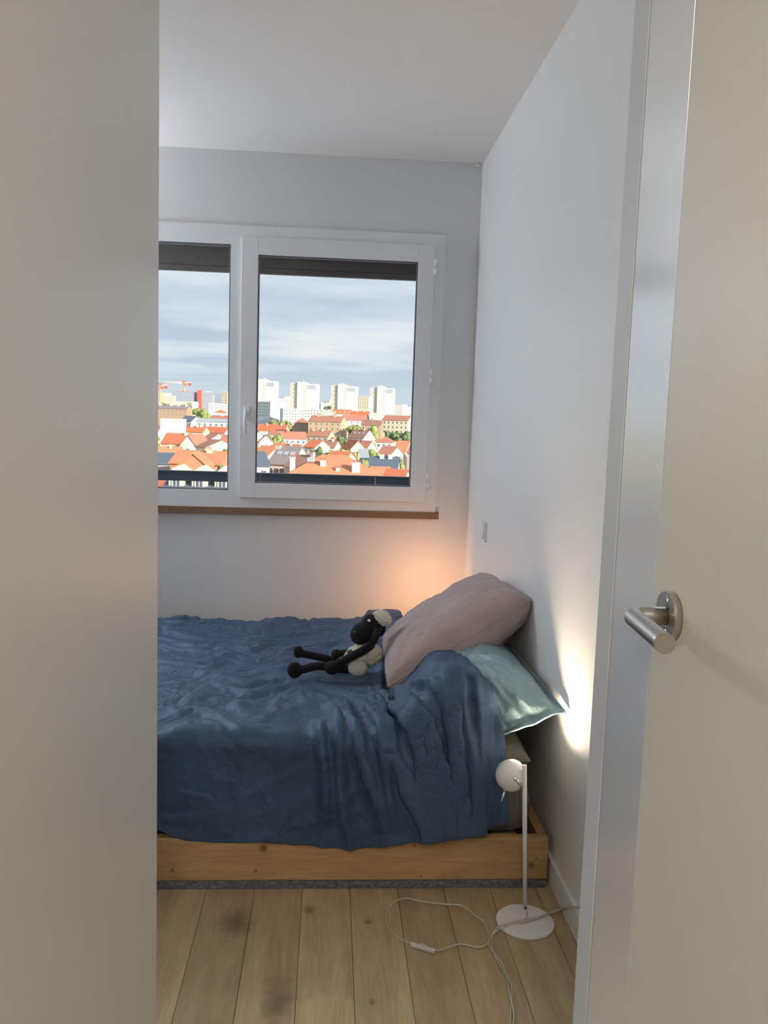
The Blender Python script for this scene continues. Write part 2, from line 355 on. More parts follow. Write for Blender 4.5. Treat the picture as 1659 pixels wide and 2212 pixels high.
struct('trim_2', bm, M['sill'], 'thin brown wooden sill strip under the window', 'trim')
# roller shutter rolled up outside
sh = tag(empty('roller_shutter', (0, DB+.14, 2.0)), 'dark brown roller shutter lowered a little way behind the top of the window', 'shutter')
zb = at(700, 598, y=DB+.14).z
bm = bmesh.new(); box(bm, WL+.004, WR_-.004, DB+.13, DB+.155, zb-2.0, zb+.028-2.0, bev=.003); bmesh.ops.translate(bm, verts=bm.verts, vec=(0, -DB-.14, 0)); link('bottom_bar', bm, M['shutter'], sh)
for k in range(5):
    z = zb+.029+k*.0405
    bm = bmesh.new(); box(bm, WL+.004, WR_-.004, -.006, .008, z-2.0, z+.042-2.0, bev=.0015); link('slat', bm, M['shutter'], sh)
# guard rail outside
RY = DB+.36
zt = at(345, 1015, y=RY).z; zl = at(345, 1037, y=RY).z
rail = tag(empty('guard_rail', (0, RY, 0)), 'dark blue-black guard rail board fixed outside the window', 'railing')
for a, b in ((-1.8, -.98), (-.978, -.36), (-.358, .24), (.242, 1.1)):
    bm = bmesh.new(); box(bm, a, b, -.012, .012, zl, zt-.008, bev=.001); link('board', bm, M['railm'], rail)
boxo('cap', (-1.8, 1.1, -.02, .02, zt-.008, zt), M['railm'], rail)
for x in (-1.6, .8):
    boxo('bracket', (x-.02, x+.02, -(RY-DB-.28), 0, zl+.005, zl+.03), M['railm'], rail)

# ------------------------------------------------------------------ wall switch by the bed
q = at(1045, 1148, x=XW-.005)
sw = tag(empty('light_switch', (XW, q.y, q.z)), 'small white light switch on the wall above the pillows', 'switch')
boxo('plate', (-.009, 0, -.042, .042, -.042, .042), M['lampw'], sw, bev=.002)
bm = bmesh.new(); box(bm, -.004, .004, -.028, .028, -.03, .03, bev=.001); bmesh.ops.rotate(bm, verts=bm.verts, matrix=Matrix.Rotation(R(6), 3, 'Y')); bmesh.ops.translate(bm, verts=bm.verts, vec=(-.010, 0, 0)); link('rocker', bm, M['lampw'], sw)
bm = bmesh.new(); ball(bm, (at(1033, 357, y=DB-.02)), (.012, .01, .008), 2); 
tag(link('cable_clip', bm, M['wall']), 'tiny white lump in the corner where the ceiling meets the walls', 'clip')

# ------------------------------------------------------------------ corridor door with lever handle
dr = tag(empty('door_1', (XH, y3, 0)), 'cream painted corridor door with a brushed steel lever, at the right edge', 'door', kind='structure')
bm = bmesh.new(); box(bm, .0002, .041, .07-y3, -.0022, .006, 2.05, bev=.0006); link('leaf', bm, M['door'], dr)
hc = at(1443, 1331, x=XH-.005)
hd = empty('door_handle', (0, 0, 0)); hd.parent = dr
def HD(v): return Vector(v) - Vector((XH, y3, 0))
bm = bmesh.new(); cyl(bm, HD((XH+.002, hc.y, hc.z)), HD((XH-.0085, hc.y, hc.z)), .0265, n=64); 
bmesh.ops.bevel(bm, geom=[e for e in bm.edges if all(abs(v.co.x+.0085) < 1e-4 for v in e.verts)], offset=.0012, segments=2, affect='EDGES')
for dz in (.0165, -.0165): cyl(bm, HD((XH-.007, hc.y, hc.z+dz)), HD((XH-.0098, hc.y, hc.z+dz)), .0055, n=20)
hroot = link('rosette', bm, M['steel'], hd)
el = at(1338, 1330, y=hc.y+.004); en = at(1437, 1391, y=hc.y-.115)
bm = bmesh.new()
p0 = Vector((XH-.009, hc.y, hc.z)); p1 = Vector((el.x+.012, hc.y, hc.z)); c_ = Vector((el.x+.0105, hc.y-.011, hc.z))
pts = [p0, p0.lerp(p1, .5), Vector((el.x+.022, hc.y, hc.z))]
rr = .0105; cx = el.x+.0105
for k in range(1, 9):
    a = k/8*math.pi/2; pts.append(Vector((cx+rr*1.1-rr*1.1*math.sin(a)+0.0, hc.y-rr*1.1+rr*1.1*math.cos(a), hc.z)))
pts += [Vector((cx+(en.x-cx)*t, pts[-1].y+(en.y-pts[-1].y)*t, hc.z+(en.z-hc.z)*t)) for t in (.3, .6, .95, 1)]
tube(bm, [HD(p) for p in pts], .0098, n=32)
link('lever', bm, M['steel'], hd)

# ================================================================== lights of the place, with two added fill lamps
# added fill lamp on the corridor ceiling behind the camera
hl = tag(empty('corridor_fill_lamp', (.03, -.85, ZC)), 'added oblong opal fill lamp on the corridor ceiling behind the viewer', 'lamp')
bm = bmesh.new(); box(bm, -.26, .26, -.56, .56, -.02, 0); link('base', bm, M['lampw'], hl)
bm = bmesh.new(); box(bm, -.25, .25, -.55, .55, -.06, -.02, bev=.01); link('diffuser', bm, emit('warm_diffuser', (1, .88, .72), 2.0), hl)
cl_ = lamp('AREA', 'corridor_fill_light', (.03, -.85, ZC-.07), 22.0, (1, .91, .79), shape='RECTANGLE', size=.5, size_y=1.1)
# added fill lamp boosting the daylight, left of the window and out of view
SX, SY, SZ = -1.80, 3.84, 1.92
bl = tag(empty('wall_fill_lamp', (SX, SY, SZ)), 'added opal globe fill lamp, unseen, left of the window above the bed foot', 'lamp')
bm = bmesh.new(); cyl(bm, (0, DB-SY, -.02), (0, DB-SY-.02, -.02), .06, n=30); cyl(bm, (0, DB-SY-.01, -.02), (0, .05, -.02), .012, n=16); link('bracket', bm, M['lampw'], bl)
bm = bmesh.new(); ball(bm, (0, 0, 0), .085, 4); link('globe', bm, emit('opal_globe', (.85, .93, 1), 1.5), bl, True)
gl = lamp('POINT', 'wall_fill_light', (SX, SY-.01, SZ), 130.0, (.83, .915, 1), shadow_soft_size=.10)
po = lamp('AREA', 'window_portal', ((LX+gR)/2, DB+.06, (lB+lT)/2), 1, (1, 1, 1), shape='RECTANGLE', size=gR-LX, size_y=lT-lB)
aim(po, (0, -1, 0)); po.data.cycles.is_portal = True

# small white lamp on the floor
LB = at(1134, 1991, z=.004)
ft = tag(empty('desk_lamp', (LB.x, LB.y, 0)), 'small white lamp with a ball head standing on the floor by the bed', 'lamp')
def LF(v): return Vector(v) - Vector((LB.x, LB.y, 0))
bm = bmesh.new(); cyl(bm, (0, 0, 0), (0, 0, .007), .0765, n=96)
bmesh.ops.bevel(bm, geom=[e for e in bm.edges if all(v.co.z > .006 for v in e.verts) and len(e.link_faces) == 2], offset=.0012, segments=2, affect='EDGES')
link('base', bm, M['lampw'], ft)
pb = at(1134, 1961, z=.007); pt = at(1133, 1653, y=pb.y)
bm = bmesh.new(); cyl(bm, LF(pb), LF(pt), .0062, n=24); link('pole', bm, M['lampw'], ft)
bm = bmesh.new(); cyl(bm, LF(pb)+Vector((0, -.007, 0)), LF(pb)+Vector((0, -.007, .006)), .0035, n=12); link('cord_grommet', bm, M['black'], ft)
hcn = at(1104, 1675, y=pb.y+.032); HR = .0425
hn = Vector((.38, .26, .88)).normalized()
qn = hn.to_track_quat('Z', 'Y')
bm = bmesh.new(); cut = .86
nseg, nr = 48, 26; rings = []
for k in range(nr+1):
    a = math.pi - (math.pi - math.acos(cut))*k/nr
    rings.append([bm.verts.new(LF(hcn) + qn @ Vector((HR*math.sin(a)*math.cos(2*math.pi*j/nseg), HR*math.sin(a)*math.sin(2*math.pi*j/nseg), HR*math.cos(a)))) for j in range(nseg)])
s0 = HR*math.sin(math.acos(cut))
rings.append([bm.verts.new(LF(hcn) + qn @ Vector((s0*.93*math.cos(2*math.pi*j/nseg), s0*.93*math.sin(2*math.pi*j/nseg), HR*cut))) for j in range(nseg)])
rings.append([bm.verts.new(LF(hcn) + qn @ Vector((s0*.93*math.cos(2*math.pi*j/nseg), s0*.93*math.sin(2*math.pi*j/nseg), HR*(cut-.25)))) for j in range(nseg)])
for a, b in zip(rings, rings[1:]):
    for j in range(nseg): bm.faces.new((a[j], a[(j+1) % nseg], b[(j+1) % nseg], b[j])).smooth = True
bmesh.ops.remove_doubles(bm, verts=bm.verts, dist=1e-5)
head = link('lamp_head', bm, M['lampw'], ft)
bm = bmesh.new(); cyl(bm, LF(hcn)+hn*HR*(cut-.04), LF(hcn)+hn*HR*(cut+.02), s0*.9, n=40); ball(bm, LF(hcn)+hn*HR*(cut+.03), (s0*.72, s0*.72, HR*.12), 3, rot=qn.to_matrix())
link('bulb', bm, M['bulb'], head)
j0 = at(1113, 1683, y=hcn.y-.040); j1 = Vector((pt.x-.002, pb.y-.001, at(1133, 1700, y=pb.y).z))
bm = bmesh.new(); cyl(bm, LF(j0), LF(j1), .0048, n=20); ball(bm, LF(j0), .0062, 2); link('joint', bm, M['chrome'], ft)
g0 = at(1092, 1703, y=hcn.y-.01); g1 = at(1083, 1731, y=hcn.y-.02)
bm = bmesh.new(); cyl(bm, LF(g0), LF(g1), .0034, n=16); link('grip', bm, M['chrome'], ft)
sl = lamp('SPOT', 'desk_lamp_light', hcn + hn*HR*(cut+.32), 10.5, (1, .79, .56), spot_size=R(124), spot_blend=1.0, shadow_soft_size=.022)
aim(sl, (.34, -.04, 1.0))
# lamp of the same kind hidden behind the pillows
K = Vector((.47, 3.62, .42))
hid = tag(empty('bedside_lamp', (K.x, K.y, K.z)), 'small lamp behind the pillows, throwing orange light on the far wall', 'lamp')
bm = bmesh.new(); cyl(bm, (0, 0, 0), (0, 0, .012), .05, n=40); cyl(bm, (0, 0, .012), (0, 0, .05), .006, n=16); link('base', bm, M['lampw'], hid)
bm = bmesh.new(); ball(bm, (0, 0, .075), .03, 3); link('shade', bm, M['lampw'], hid)
bm = bmesh.new(); ball(bm, (.006, .020, .09), .014, 3); link('bulb', bm, emit('orange_bulb', (1, .55, .22), 6), hid, True)
s2 = lamp('SPOT', 'bedside_lamp_light', K+Vector((.006, .05, .10)), 3.9, (1, .45, .18), spot_size=R(168), spot_blend=.9, shadow_soft_size=.02)
aim(s2, (-.35, 1, .05))

# ================================================================== the bed
FY = 2.24
kb = [at(570, 1832, y=FY), at(372, 1880, y=FY), at(552, 1881, y=FY), at(1147, 1868, y=FY), at(910, 1893, y=FY), at(895, 1827, y=FY), at(1160, 1855, y=FY)]
rs = (.011, .005, .004, .008, .004, .004, .003)
M['pine'] = wood('pine_board', (.40, .235, .105), (.52, .33, .16), (.45, .27, .125), grain=(1.6, 1, 16), knots=[(k.x, k.y, k.z, r, (1, 0, 1)) for k, r in zip(kb, rs)], scale=3.2, rough=.55, kcol=(.13, .055, .02), wave=4)
zf0, zf1 = .0215, .147
bed = tag(empty('bed_frame', (-.4, FY, 0)), 'low bed frame of raw pine boards on the plank floor', 'bed')
def BF(name, c, m=None, bev=.003):
    bm = bmesh.new(); box(bm, c[0]+.4, c[1]+.4, c[2]-FY, c[3]-FY, c[4], c[5], bev=bev); return link(name, bm, m or M['pine'], bed)
BF('side_board', (-1.45, .654, FY, FY+.028, zf0, zf1)); BF('side_board', (-1.45, .654, 3.93, 3.958, zf0, zf1))
BF('end_board', (.626, .654, FY+.029, 3.929, zf0, zf1)); BF('end_board', (-1.45, -1.422, FY+.029, 3.929, zf0, zf1))
for k in range(15): 
    x = .545-.138*k; BF('slat', (x-.045, x+.03, FY+.03, 3.925, .108, .126), bev=.002)
for py_ in (FY+.05, 3.88): BF('support_rail', (-1.42, .625, py_-.02, py_+.02, .068, .107), bev=.002)
boxo('felt_strip', (-1.45, .650, FY-.006, FY+.05, 0, .021), M['felt'], bev=.002)
tag(D_.objects['felt_strip'], 'grey felt strip between the bed frame and the floor', 'felt')

def grid_mesh(name, P, mat_, parent=None, mask=None, close=False):
    nu, nv = P.shape[:2]; idx = np.arange(nu*nv).reshape(nu, nv); fs = []
    a = idx[:-1, :-1].ravel(); b = idx[1:, :-1].ravel(); c = idx[1:, 1:].ravel(); d = idx[:-1, 1:].ravel()
    me = D_.meshes.new(name); me.from_pydata(P.reshape(-1, 3).tolist(), [], np.stack([a, b, c, d], 1).tolist()); me.update()
    o = link(name, me, mat_, parent, True); return o
def sst(a, b, x): t = np.clip((x-a)/(b-a), 0, 1); return t*t*(3-2*t)
_rs = np.random.RandomState(7)
def vnoise(x, y, seed=0, oct_=3):
    """smooth value noise on arrays"""
    out = np.zeros_like(x, dtype=float); amp = 1.; tot = 0
    for o in range(oct_):
        rs_ = np.random.RandomState(seed+o*17); T = rs_.rand(64, 64)*2-1
        xi = np.floor(x).astype(int); yi = np.floor(y).astype(int); fx = x-xi; fy = y-yi; fx = fx*fx*(3-2*fx); fy = fy*fy*(3-2*fy)
        g = lambda i, j: T[i % 64, j % 64]
        out += amp*((g(xi, yi)*(1-fx)+g(xi+1, yi)*fx)*(1-fy)+(g(xi, yi+1)*(1-fx)+g(xi+1, yi+1)*fx)*fy)
        tot += amp; amp *= .5; x = x*2.03+5; y = y*2.03+9
    return out/tot

# mattress with grey fitted sheet, and the grey pillow on it
def cushion(name, x0, x1, y0, y1, z0, z1, r, m, seed, amp, parent=None):
    bm = bmesh.new(); nx, ny, nz = 60, 40, 10
    g = bmesh.ops.create_cube(bm, size=1)
    bmesh.ops.subdivide_edges(bm, edges=bm.edges[:], cuts=23, use_grid_fill=True)
    cx, cy, cz = (x0+x1)/2, (y0+y1)/2, (z0+z1)/2; hx, hy, hz = (x1-x0)/2, (y1-y0)/2, (z1-z0)/2
    for v in bm.verts:
        # more samples near the faces
        q = [math.copysign(abs(2*c)**.6, c) for c in v.co]
        p = Vector((q[0]*hx, q[1]*hy, q[2]*hz))
        k = Vector((max(-hx+r, min(hx-r, p.x)), max(-hy+r, min(hy-r, p.y)), max(-hz+r, min(hz-r, p.z))))
        dlt = p-k
        if dlt.length > 1e-6: p = k + dlt.normalized()*r
        nn_ = noise.noise(Vector((p.x*9+seed, p.y*5, p.z*9)))+.5*noise.noise(Vector((p.x*26+seed, p.y*9, p.z*30+p.x*20)))
        if dlt.length > 1e-6: p += dlt.normalized()*nn_*amp
        v.co = Vector((cx, cy, cz))+p
    return link(name, bm, m, parent, True)
mt = cushion('mattress', -1.41, .614, 2.275, 3.925, .127, .285, .05, M['olive'], 3, .016)
tag(mt, 'mattress in a grey-olive fitted sheet inside the pine frame', 'mattress')
def TP(a, b, c, d, tu, td, n=(64, 56), seed=0, wr=.006, pinch=.06, flange=0, pw=.42, droop=0):
    """pillow spanned by four corners a(near left) b(near right) c(far right) d(far left)"""
    a, b, c, d = map(np.array, (a, b, c, d))
    s = np.linspace(-1, 1, n[0]); t = np.linspace(-1, 1, n[1])
    s = np.sign(s)*(1-(1-abs(s))**1.35); t = np.sign(t)*(1-(1-abs(t))**1.35)
    S, T = np.meshgrid(s, t, indexing='ij')
    S2 = S*(1-pinch*(1-T**2)*np.abs(S)**2); T2 = T*(1-pinch*(1-S**2)*np.abs(T)**2)
    U = ((S2+1)/2)[..., None]; V = ((T2+1)/2)[..., None]
    base = a*(1-U)*(1-V)+b*U*(1-V)+c*U*V+d*(1-U)*V
    nrm = np.cross(b-a, d-a); nrm /= np.linalg.norm(nrm)
    fl = flange
    Sf = np.clip(np.abs(S)/(1-fl), 0, 1); Tf = np.clip(np.abs(T)/(1-fl), 0, 1)
    th = np.clip((1-Sf**2.6)*(1-Tf**2.6), 0, 1)**pw
    edge = 1-th
    # wrinkles running away from corners and seams
    ang = np.arctan2(T, S); rad = np.hypot(S, T)
    w = vnoise(ang*9+3, rad*2.2, seed, 3)*np.clip(rad, 0, 1)**1.5 + .55*vnoise(S*3.2+T*2, T*5-S, seed+5, 3)
    outs = []
    for sg, tt in ((1, tu), (-1, td)):
        h = th*tt + wr*w*(.35+.9*th)*np.minimum(1, th*4)
        P = base + nrm*(sg*h)[..., None] + nrm*(wr*.35*vnoise(S*6, T*6, seed+9, 2)*edge)[..., None]
        outs.append(P)
    return outs
def pillow(name, corners, tu, td, m, **k):
    par = k.pop('deform', None)
    up, dn = TP(*corners, tu, td, **k)
    if par: up = par(up); dn = par(dn)
    nu, nv = up.shape[:2]; bm = bmesh.new()
    A = [[bm.verts.new(up[i, j]) for j in range(nv)] for i in range(nu)]
    B = [[(A[i][j] if i in (0, nu-1) or j in (0, nv-1) else bm.verts.new(dn[i, j])) for j in range(nv)] for i in range(nu)]
    for i in range(nu-1):
        for j in range(nv-1):
            bm.faces.new((A[i][j], A[i+1][j], A[i+1][j+1], A[i][j+1])).smooth = True
            bm.faces.new((B[i][j], B[i][j+1], B[i+1][j+1], B[i+1][j])).smooth = True
    o = link(name, bm, m)
    ring = [up[i, 0] for i in range(0, nu, 3)] + [up[nu-1, j] for j in range(0, nv, 3)] + [up[i, nv-1] for i in range(nu-1, -1, -3)] + [up[0, j] for j in range(nv-1, -1, -3)]
    bm = bmesh.new(); tube(bm, [Vector(q) for q in ring], .0028, n=8); link('seam', bm, m, o)
    sm = o.modifiers.new('s', 'SUBSURF'); sm.levels = 1; sm.render_levels = 1
    return o
o = pillow('pillow', ((-.02, 2.29, .345), (.60, 2.285, .355), (.60, 2.85, .36), (-.02, 2.85, .345)), .075, .055, M['olive'], seed=31, wr=.022, pw=.35, pinch=.03)
tag(o, 'grey-olive pillow squashed beneath the teal one', 'pillow')
tn = at(1221, 1536, x=.664); tl = at(1040, 1602, y=2.262)
def droop(P):
    P = P.copy(); y = P[..., 1]
    P[..., 0] = np.minimum(P[..., 0], .672)
    if P[..., 2].mean() < .62: P[..., 2] -= .030*sst(2.42, 2.28, y)*np.clip(1-((P[..., 0]-.46)/.2)**2, 0, 1)
    return P
up_ = (Vector(tl)-Vector(tn)); 
tleft = Vector(tn)+ (Vector(tl)-Vector(tn))*2.3
o = pillow('pillow', ((.365, 2.292, .425), tuple(tn), (.655, 2.88, .545), (.24, 2.84, .46)), .105, .05, M['teal'], seed=4, wr=.020, flange=.09, pw=.5, pinch=.015, n=(90, 76), deform=droop)
tag(o, 'shiny teal pillow with a flat hem drooping towards the lamp', 'pillow')
teal_o = o
pA = at(838, 1484, z=.468); pB = at(1146, 1297, x=.668)
print('pink', pA, pB, 'teal', tn, tl)
o = pillow('pillow', (tuple(pA), tuple(pB), (.655, pB.y+.52, pB.z-.03), (pA.x+.02, pA.y+.52, pA.z-.01)), .10, .125, M['pink'], seed=12, wr=.013, pw=.36, pinch=.03, n=(90, 76), deform=droop)
tag(o, 'plump dusty pink pillow leaning on the wall, on top of the others', 'pillow')
# second pair of pillows at the far side: dark blue-green, mostly hidden
o = pillow('pillow', ((.30, 2.93, .44), (.672, 2.90, .50), (.665, 3.35, .52), (.30, 3.38, .45)), .09, .05, mat('dark_teal_cotton', (.035, .06, .09), .9), seed=21, wr=.006)
tag(o, 'dark blue-green pillow in the gap by the wall behind the teal one', 'pillow')

# duvet: a cloth relaxed over the shape of the bed
nu, nv = 300, 280
lat = np.linspace(0, 1, nu)[:, None]; pv = np.linspace(0, 1, nv)[None, :]
YB_, YF = 3.935, 2.262
hem_px = [(300, 1800), (345, 1809), (372, 1822), (400, 1829), (460, 1832), (560, 1829), (620, 1834), (690, 1839), (745, 1841), (800, 1839), (860, 1829), (905, 1818), (950, 1811), (1000, 1803), (1060, 1794), (1100, 1782), (1125, 1765)]
hx = np.array([at(a, b, y=2.21).x for a, b in hem_px]); hz = np.array([at(a, b, y=2.21).z for a, b in hem_px])
flat = YB_-YF-.02; rad_ = .020; Ltot = flat+rad_*1.57+.33
s = pv*Ltot + 0*lat
# right border of the duvet as a function of the way down
kR = np.array([0, .75, 1.02, 1.18, 1.36, 1.48, 1.62, 1.80, 2.2]); vR = np.array([.33, .34, at(935, 1416, y=2.85).x, at(960, 1445, y=2.62).x, at(1003, 1495, y=2.45).x, at(1028, 1540, y=2.33).x, at(1052, 1590, y=2.25).x, at(1090, 1690, y=2.22).x, at(1113, 1790, y=2.2).x])
xr = np.interp(s, kR, vR); xl = -1.42
X0 = xl + (xr-xl)*lat
yy = YB_-np.minimum(s, flat)
def ztop(x, y):
    z = .362 + .068*sst(3.55, 2.45, y)
    z = z + .158*sst(.20, .37, x)*sst(3.1, 2.72, y)
    z = z + .105*sst(.02, .30, x)*sst(2.9, 3.3, y)*sst(3.93, 3.7, y)
    z = z + .006*vnoise(x*3+2, y*3, 3, 2)
    z = z - .012*sst(3.75, 3.93, y)
    return z
zt_ = ztop(X0, yy)
th_ = np.clip((s-flat)/rad_, 0, math.pi/2)
down = np.maximum(s-flat-rad_*math.pi/2, 0)
zhem = np.interp(X0, hx, hz)
zcor = zt_-rad_
Ld = Ltot-flat-rad_*math.pi/2
frac = down/Ld
Yt = yy - rad_*np.sin(th_); Zt = zt_ - rad_*(1-np.cos(th_))
Zt = np.where(down > 0, zcor + (zhem-zcor)*frac, Zt)
Yt = Yt - frac*(.020 + .010*np.sin(X0*4))
# long folds running down the front, gathered under the pink pillow
def fold(x, cx, w): return np.exp(-(np.abs(x-cx)/w)**1.35)
spread = np.clip((s-(flat-.30))/.62, 0, 1)
F_ = np.zeros_like(s)
for cx, dxx, w, a, s0, s1_ in ((-.030, .045, .011, .030, .40, .75), (.005, .085, .014, .026, .2, .9), (.055, .115, .016, .032, .1, .8), (.100, .13, .014, .026, .15, .8), (.145, .14, .017, .036, .05, .95),
                             (.195, .14, .016, .034, .0, .95), (.240, .125, .016, .034, .05, 1.1), (.285, .105, .014, .026, .2, 1.2), (.325, .09, .013, .024, .3, 1.2), (.360, .075, .012, .022, .35, 1.2), (.392, .06, .011, .018, .35, 1.2),
                             (-.20, -.01, .04, .010, .4, .9), (-.33, 0, .04, .010, .4, .8), (-.12, .02, .03, .012, .4, .8), (-.42, 0, .03, .010, .4, .8)):
    c_x = cx + dxx*spread**1.3 + .012*np.sin(s*9+cx*60)
    env = sst(s0-.12, s0+.15, spread)*(1-.75*sst(s1_-.05, s1_+.3, spread))
    F_ += a*fold(X0, c_x, w*(1+.7*spread))*env
def ridged(x, y, seed, o=3):
    return (1-np.abs(vnoise(x, y, seed, o))*2.2)
S0 = np.stack([X0+0*s, Yt, Zt], -1)
def normals(P):
    du = np.gradient(P, axis=0); dv = np.gradient(P, axis=1); n = np.cross(dv, du); n /= np.linalg.norm(n, axis=-1, keepdims=True)+1e-12
    return n
Nn = normals(S0)
if Nn[nu//2, nv//4, 2] < 0: Nn = -Nn
S1 = S0 + Nn*(1.35*F_)[..., None]
fr = sst(flat-.05, flat+.12, s)      # front drape
slu = 1.018 + .022*(1-fr) * (.4+.6*sst(-.2, -.7, X0)) + .02*sst(.0, .2, X0)
slv = 1.022*(1-fr) + 1.004*fr
def pbd(P, target, base, n_, su, sv, iters):
    P = P.copy(); rng_ = np.random.RandomState(3)
    Ru = np.linalg.norm(target[1:]-target[:-1], axis=-1)*((su[1:]+su[:-1])/2); Rv = np.linalg.norm(target[:, 1:]-target[:, :-1], axis=-1)*((sv[:, 1:]+sv[:, :-1])/2)
    Rd1 = np.linalg.norm(target[1:, 1:]-target[:-1, :-1], axis=-1)*1.01; Rd2 = np.linalg.norm(target[1:, :-1]-target[:-1, 1:], axis=-1)*1.01
    def con(A, B, R_, k):
        d = B-A; l = np.sqrt((d*d).sum(-1))+1e-9; c_ = (k*.5*(l-R_)/l)[..., None]*d
        A += c_; B -= c_
    for it in range(iters):
        for o_ in (0, 1):
            n1_ = (nu-o_)//2*2+o_; A = P[o_:n1_:2]; B = P[o_+1:n1_:2]; con(A[:len(B)], B, Ru[o_:n1_:2][:len(B)], 1)
            m1_ = (nv-o_)//2*2+o_; A = P[:, o_:m1_:2]; B = P[:, o_+1:m1_:2]; con(A[:, :B.shape[1]], B, Rv[:, o_:m1_:2][:, :B.shape[1]], 1)
        for o_ in (0, 1):
            a = P[o_:-1:2, :-1]; b = P[o_+1::2, 1:]; k = min(len(a), len(b)); dA = b[:k]-a[:k]
            l = np.sqrt((dA*dA).sum(-1))+1e-9; c_ = (.15*(l-Rd1[o_::2][:k])/l)[..., None]*dA; P[o_:-1:2, :-1][:k] += c_; P[o_+1::2, 1:][:k] -= c_
            a = P[o_+1::2, :-1]; b = P[o_:-1:2, 1:]; k = min(len(a), len(b)); dA = b[:k]-a[:k]
            l = np.sqrt((dA*dA).sum(-1))+1e-9; c_ = (.15*(l-Rd2[o_::2][:k])/l)[..., None]*dA; P[o_+1::2, :-1][:k] += c_; P[o_:-1:2, 1:][:k] -= c_
        # bending (smoothing)
        kb_ = .015
        L_ = np.zeros_like(P); L_[1:-1] += P[2:]+P[:-2]-2*P[1:-1]; L_[:, 1:-1] += P[:, 2:]+P[:, :-2]-2*P[:, 1:-1]; P += L_*kb_*.5
        P += (target-P)*.02
        d = ((P-base)*n_).sum(-1); lim = np.clip(d, -.001, .05); P += n_*(lim-d)[..., None]
    return P
wx = .5*vnoise(X0*3, s*3, 61, 2); wy = .5*vnoise(X0*3+7, s*3, 62, 2)
cr1 = ridged(X0*3.2+wx*2+s*1.2, s*7+wy*3-X0*2.5, 71, 3); cr2 = ridged(X0*8+wx*4-s*3, s*9+wy*4+X0*4, 72, 3)
topw = (1-fr)*(1-.6*sst(.15, .35, X0))
crease = .019*np.clip(cr1-.15, 0, 1)*topw + .0095*np.clip(cr2-.2, 0, 1)*(1-.55*fr) + (.006+.012*sst(0, .15, X0))*np.clip(ridged(X0*9+wx*3, s*2.2+wy, 73, 2)-.2, 0, 1)*fr
target_ = S1 + Nn*crease[..., None]
PD = pbd(target_ + Nn*(.002*vnoise(X0*40, s*30, 50, 2))[..., None], target_, S0, Nn, slu+0*s, slv+0*s, 55)
PD[-1] = PD[-2] + (PD[-2]-PD[-3])
dv_ = grid_mesh('duvet', PD, M['navy'])
so = dv_.modifiers.new('t', 'SOLIDIFY'); so.thickness = .004; so.offset = -1
ss = dv_.modifiers.new('s', 'SUBSURF'); ss.levels = 1; ss.render_levels = 1
tag(dv_, 'rumpled navy blue duvet hanging over the front of the bed', 'duvet')

# ------------------------------------------------------------------ plush sheep
ty = 2.84
def Q(px, py, y=ty): return at(610+px*.16275, 1300+py*.16275, y=y)
toy = tag(empty('plush_sheep', tuple(Q(1000, 900))), 'black and cream plush sheep toy lying against the pink pillow', 'toy')
TO = Vector(toy.location)
def tl_(name, bm, m, par=None):
    bmesh.ops.translate(bm, verts=bm.verts, vec=-TO); return link(name, bm, m, par or toy)
bm = bmesh.new()
ball(bm, Q(1010, 715), (.056, .048, .038), 5, rot=Matrix.Rotation(R(-32), 3, 'Y'), disp=.16, ds=6, seed=1)
ball(bm, Q(1180, 700), (.040, .042, .038), 5, disp=.14, ds=6, seed=5)
for v in bm.verts: v.co += v.normal*0
body = tl_('fleece_body', bm, M['toycream'])
bm = bmesh.new(); ball(bm, Q(1000, 880, ty-.035), (.032, .030, .026), 5, disp=.14, ds=7, seed=9); tl_('fleece_haunch', bm, M['toycream'])
bm = bmesh.new(); ball(bm, Q(1065, 415), (.038, .038, .046), 4, rot=Matrix.Rotation(R(58), 3, 'Y')); ball(bm, Q(1185, 325), (.040, .040, .044), 4)
head = tl_('head', bm, M['toyblk'])
rm = head.modifiers.new('r', 'REMESH'); rm.mode = 'VOXEL'; rm.voxel_size = .003; rm.use_smooth_shade = True
sm_ = head.modifiers.new('s', 'SMOOTH'); sm_.iterations = 10
bm = bmesh.new(); ball(bm, Q(1325, 215), (.034, .038, .026), 5, rot=Matrix.Rotation(R(25), 3, 'Y'), disp=.16, ds=7, seed=13); tl_('fleece_cap', bm, M['toycream'], head)
bm = bmesh.new(); ball(bm, Q(1150, 250, ty-.030), .0052, 3); tl_('bead_eye', bm, M['lampw'], head)
bm = bmesh.new(); ball(bm, Q(960, 400, ty-.028), .0035, 3); tl_('stitched_nostril', bm, M['toytag'], head)
bm = bmesh.new(); tube(bm, catmull([Q(1250, 350, ty-.035), Q(1245, 440, ty-.046), Q(1215, 520, ty-.048), Q(1185, 575, ty-.045)], 6), lambda t: .006+.0075*math.sin(math.pi*min(1, t*.9+.1))); tl_('ear', bm, M['toyblk'], head)
bm = bmesh.new(); tube(bm, catmull([Q(1290, 270, ty+.03), Q(1330, 360, ty+.04), Q(1290, 450, ty+.04)], 6), lambda t: .006+.006*math.sin(math.pi*t)); tl_('ear', bm, M['toyblk'], head)
def limb(name, pts, r, tip, tr, squash=(1, 1, .9)):
    bm = bmesh.new(); tube(bm, catmull(pts, 8), r, n=16); ball(bm, tip, tuple(tr*q for q in squash), 4)
    o = tl_(name, bm, M['toyblk']); q = o.modifiers.new('r', 'REMESH'); q.mode = 'VOXEL'; q.voxel_size = .0025; q.use_smooth_shade = True
    q = o.modifiers.new('s', 'SMOOTH'); q.iterations = 3; return o
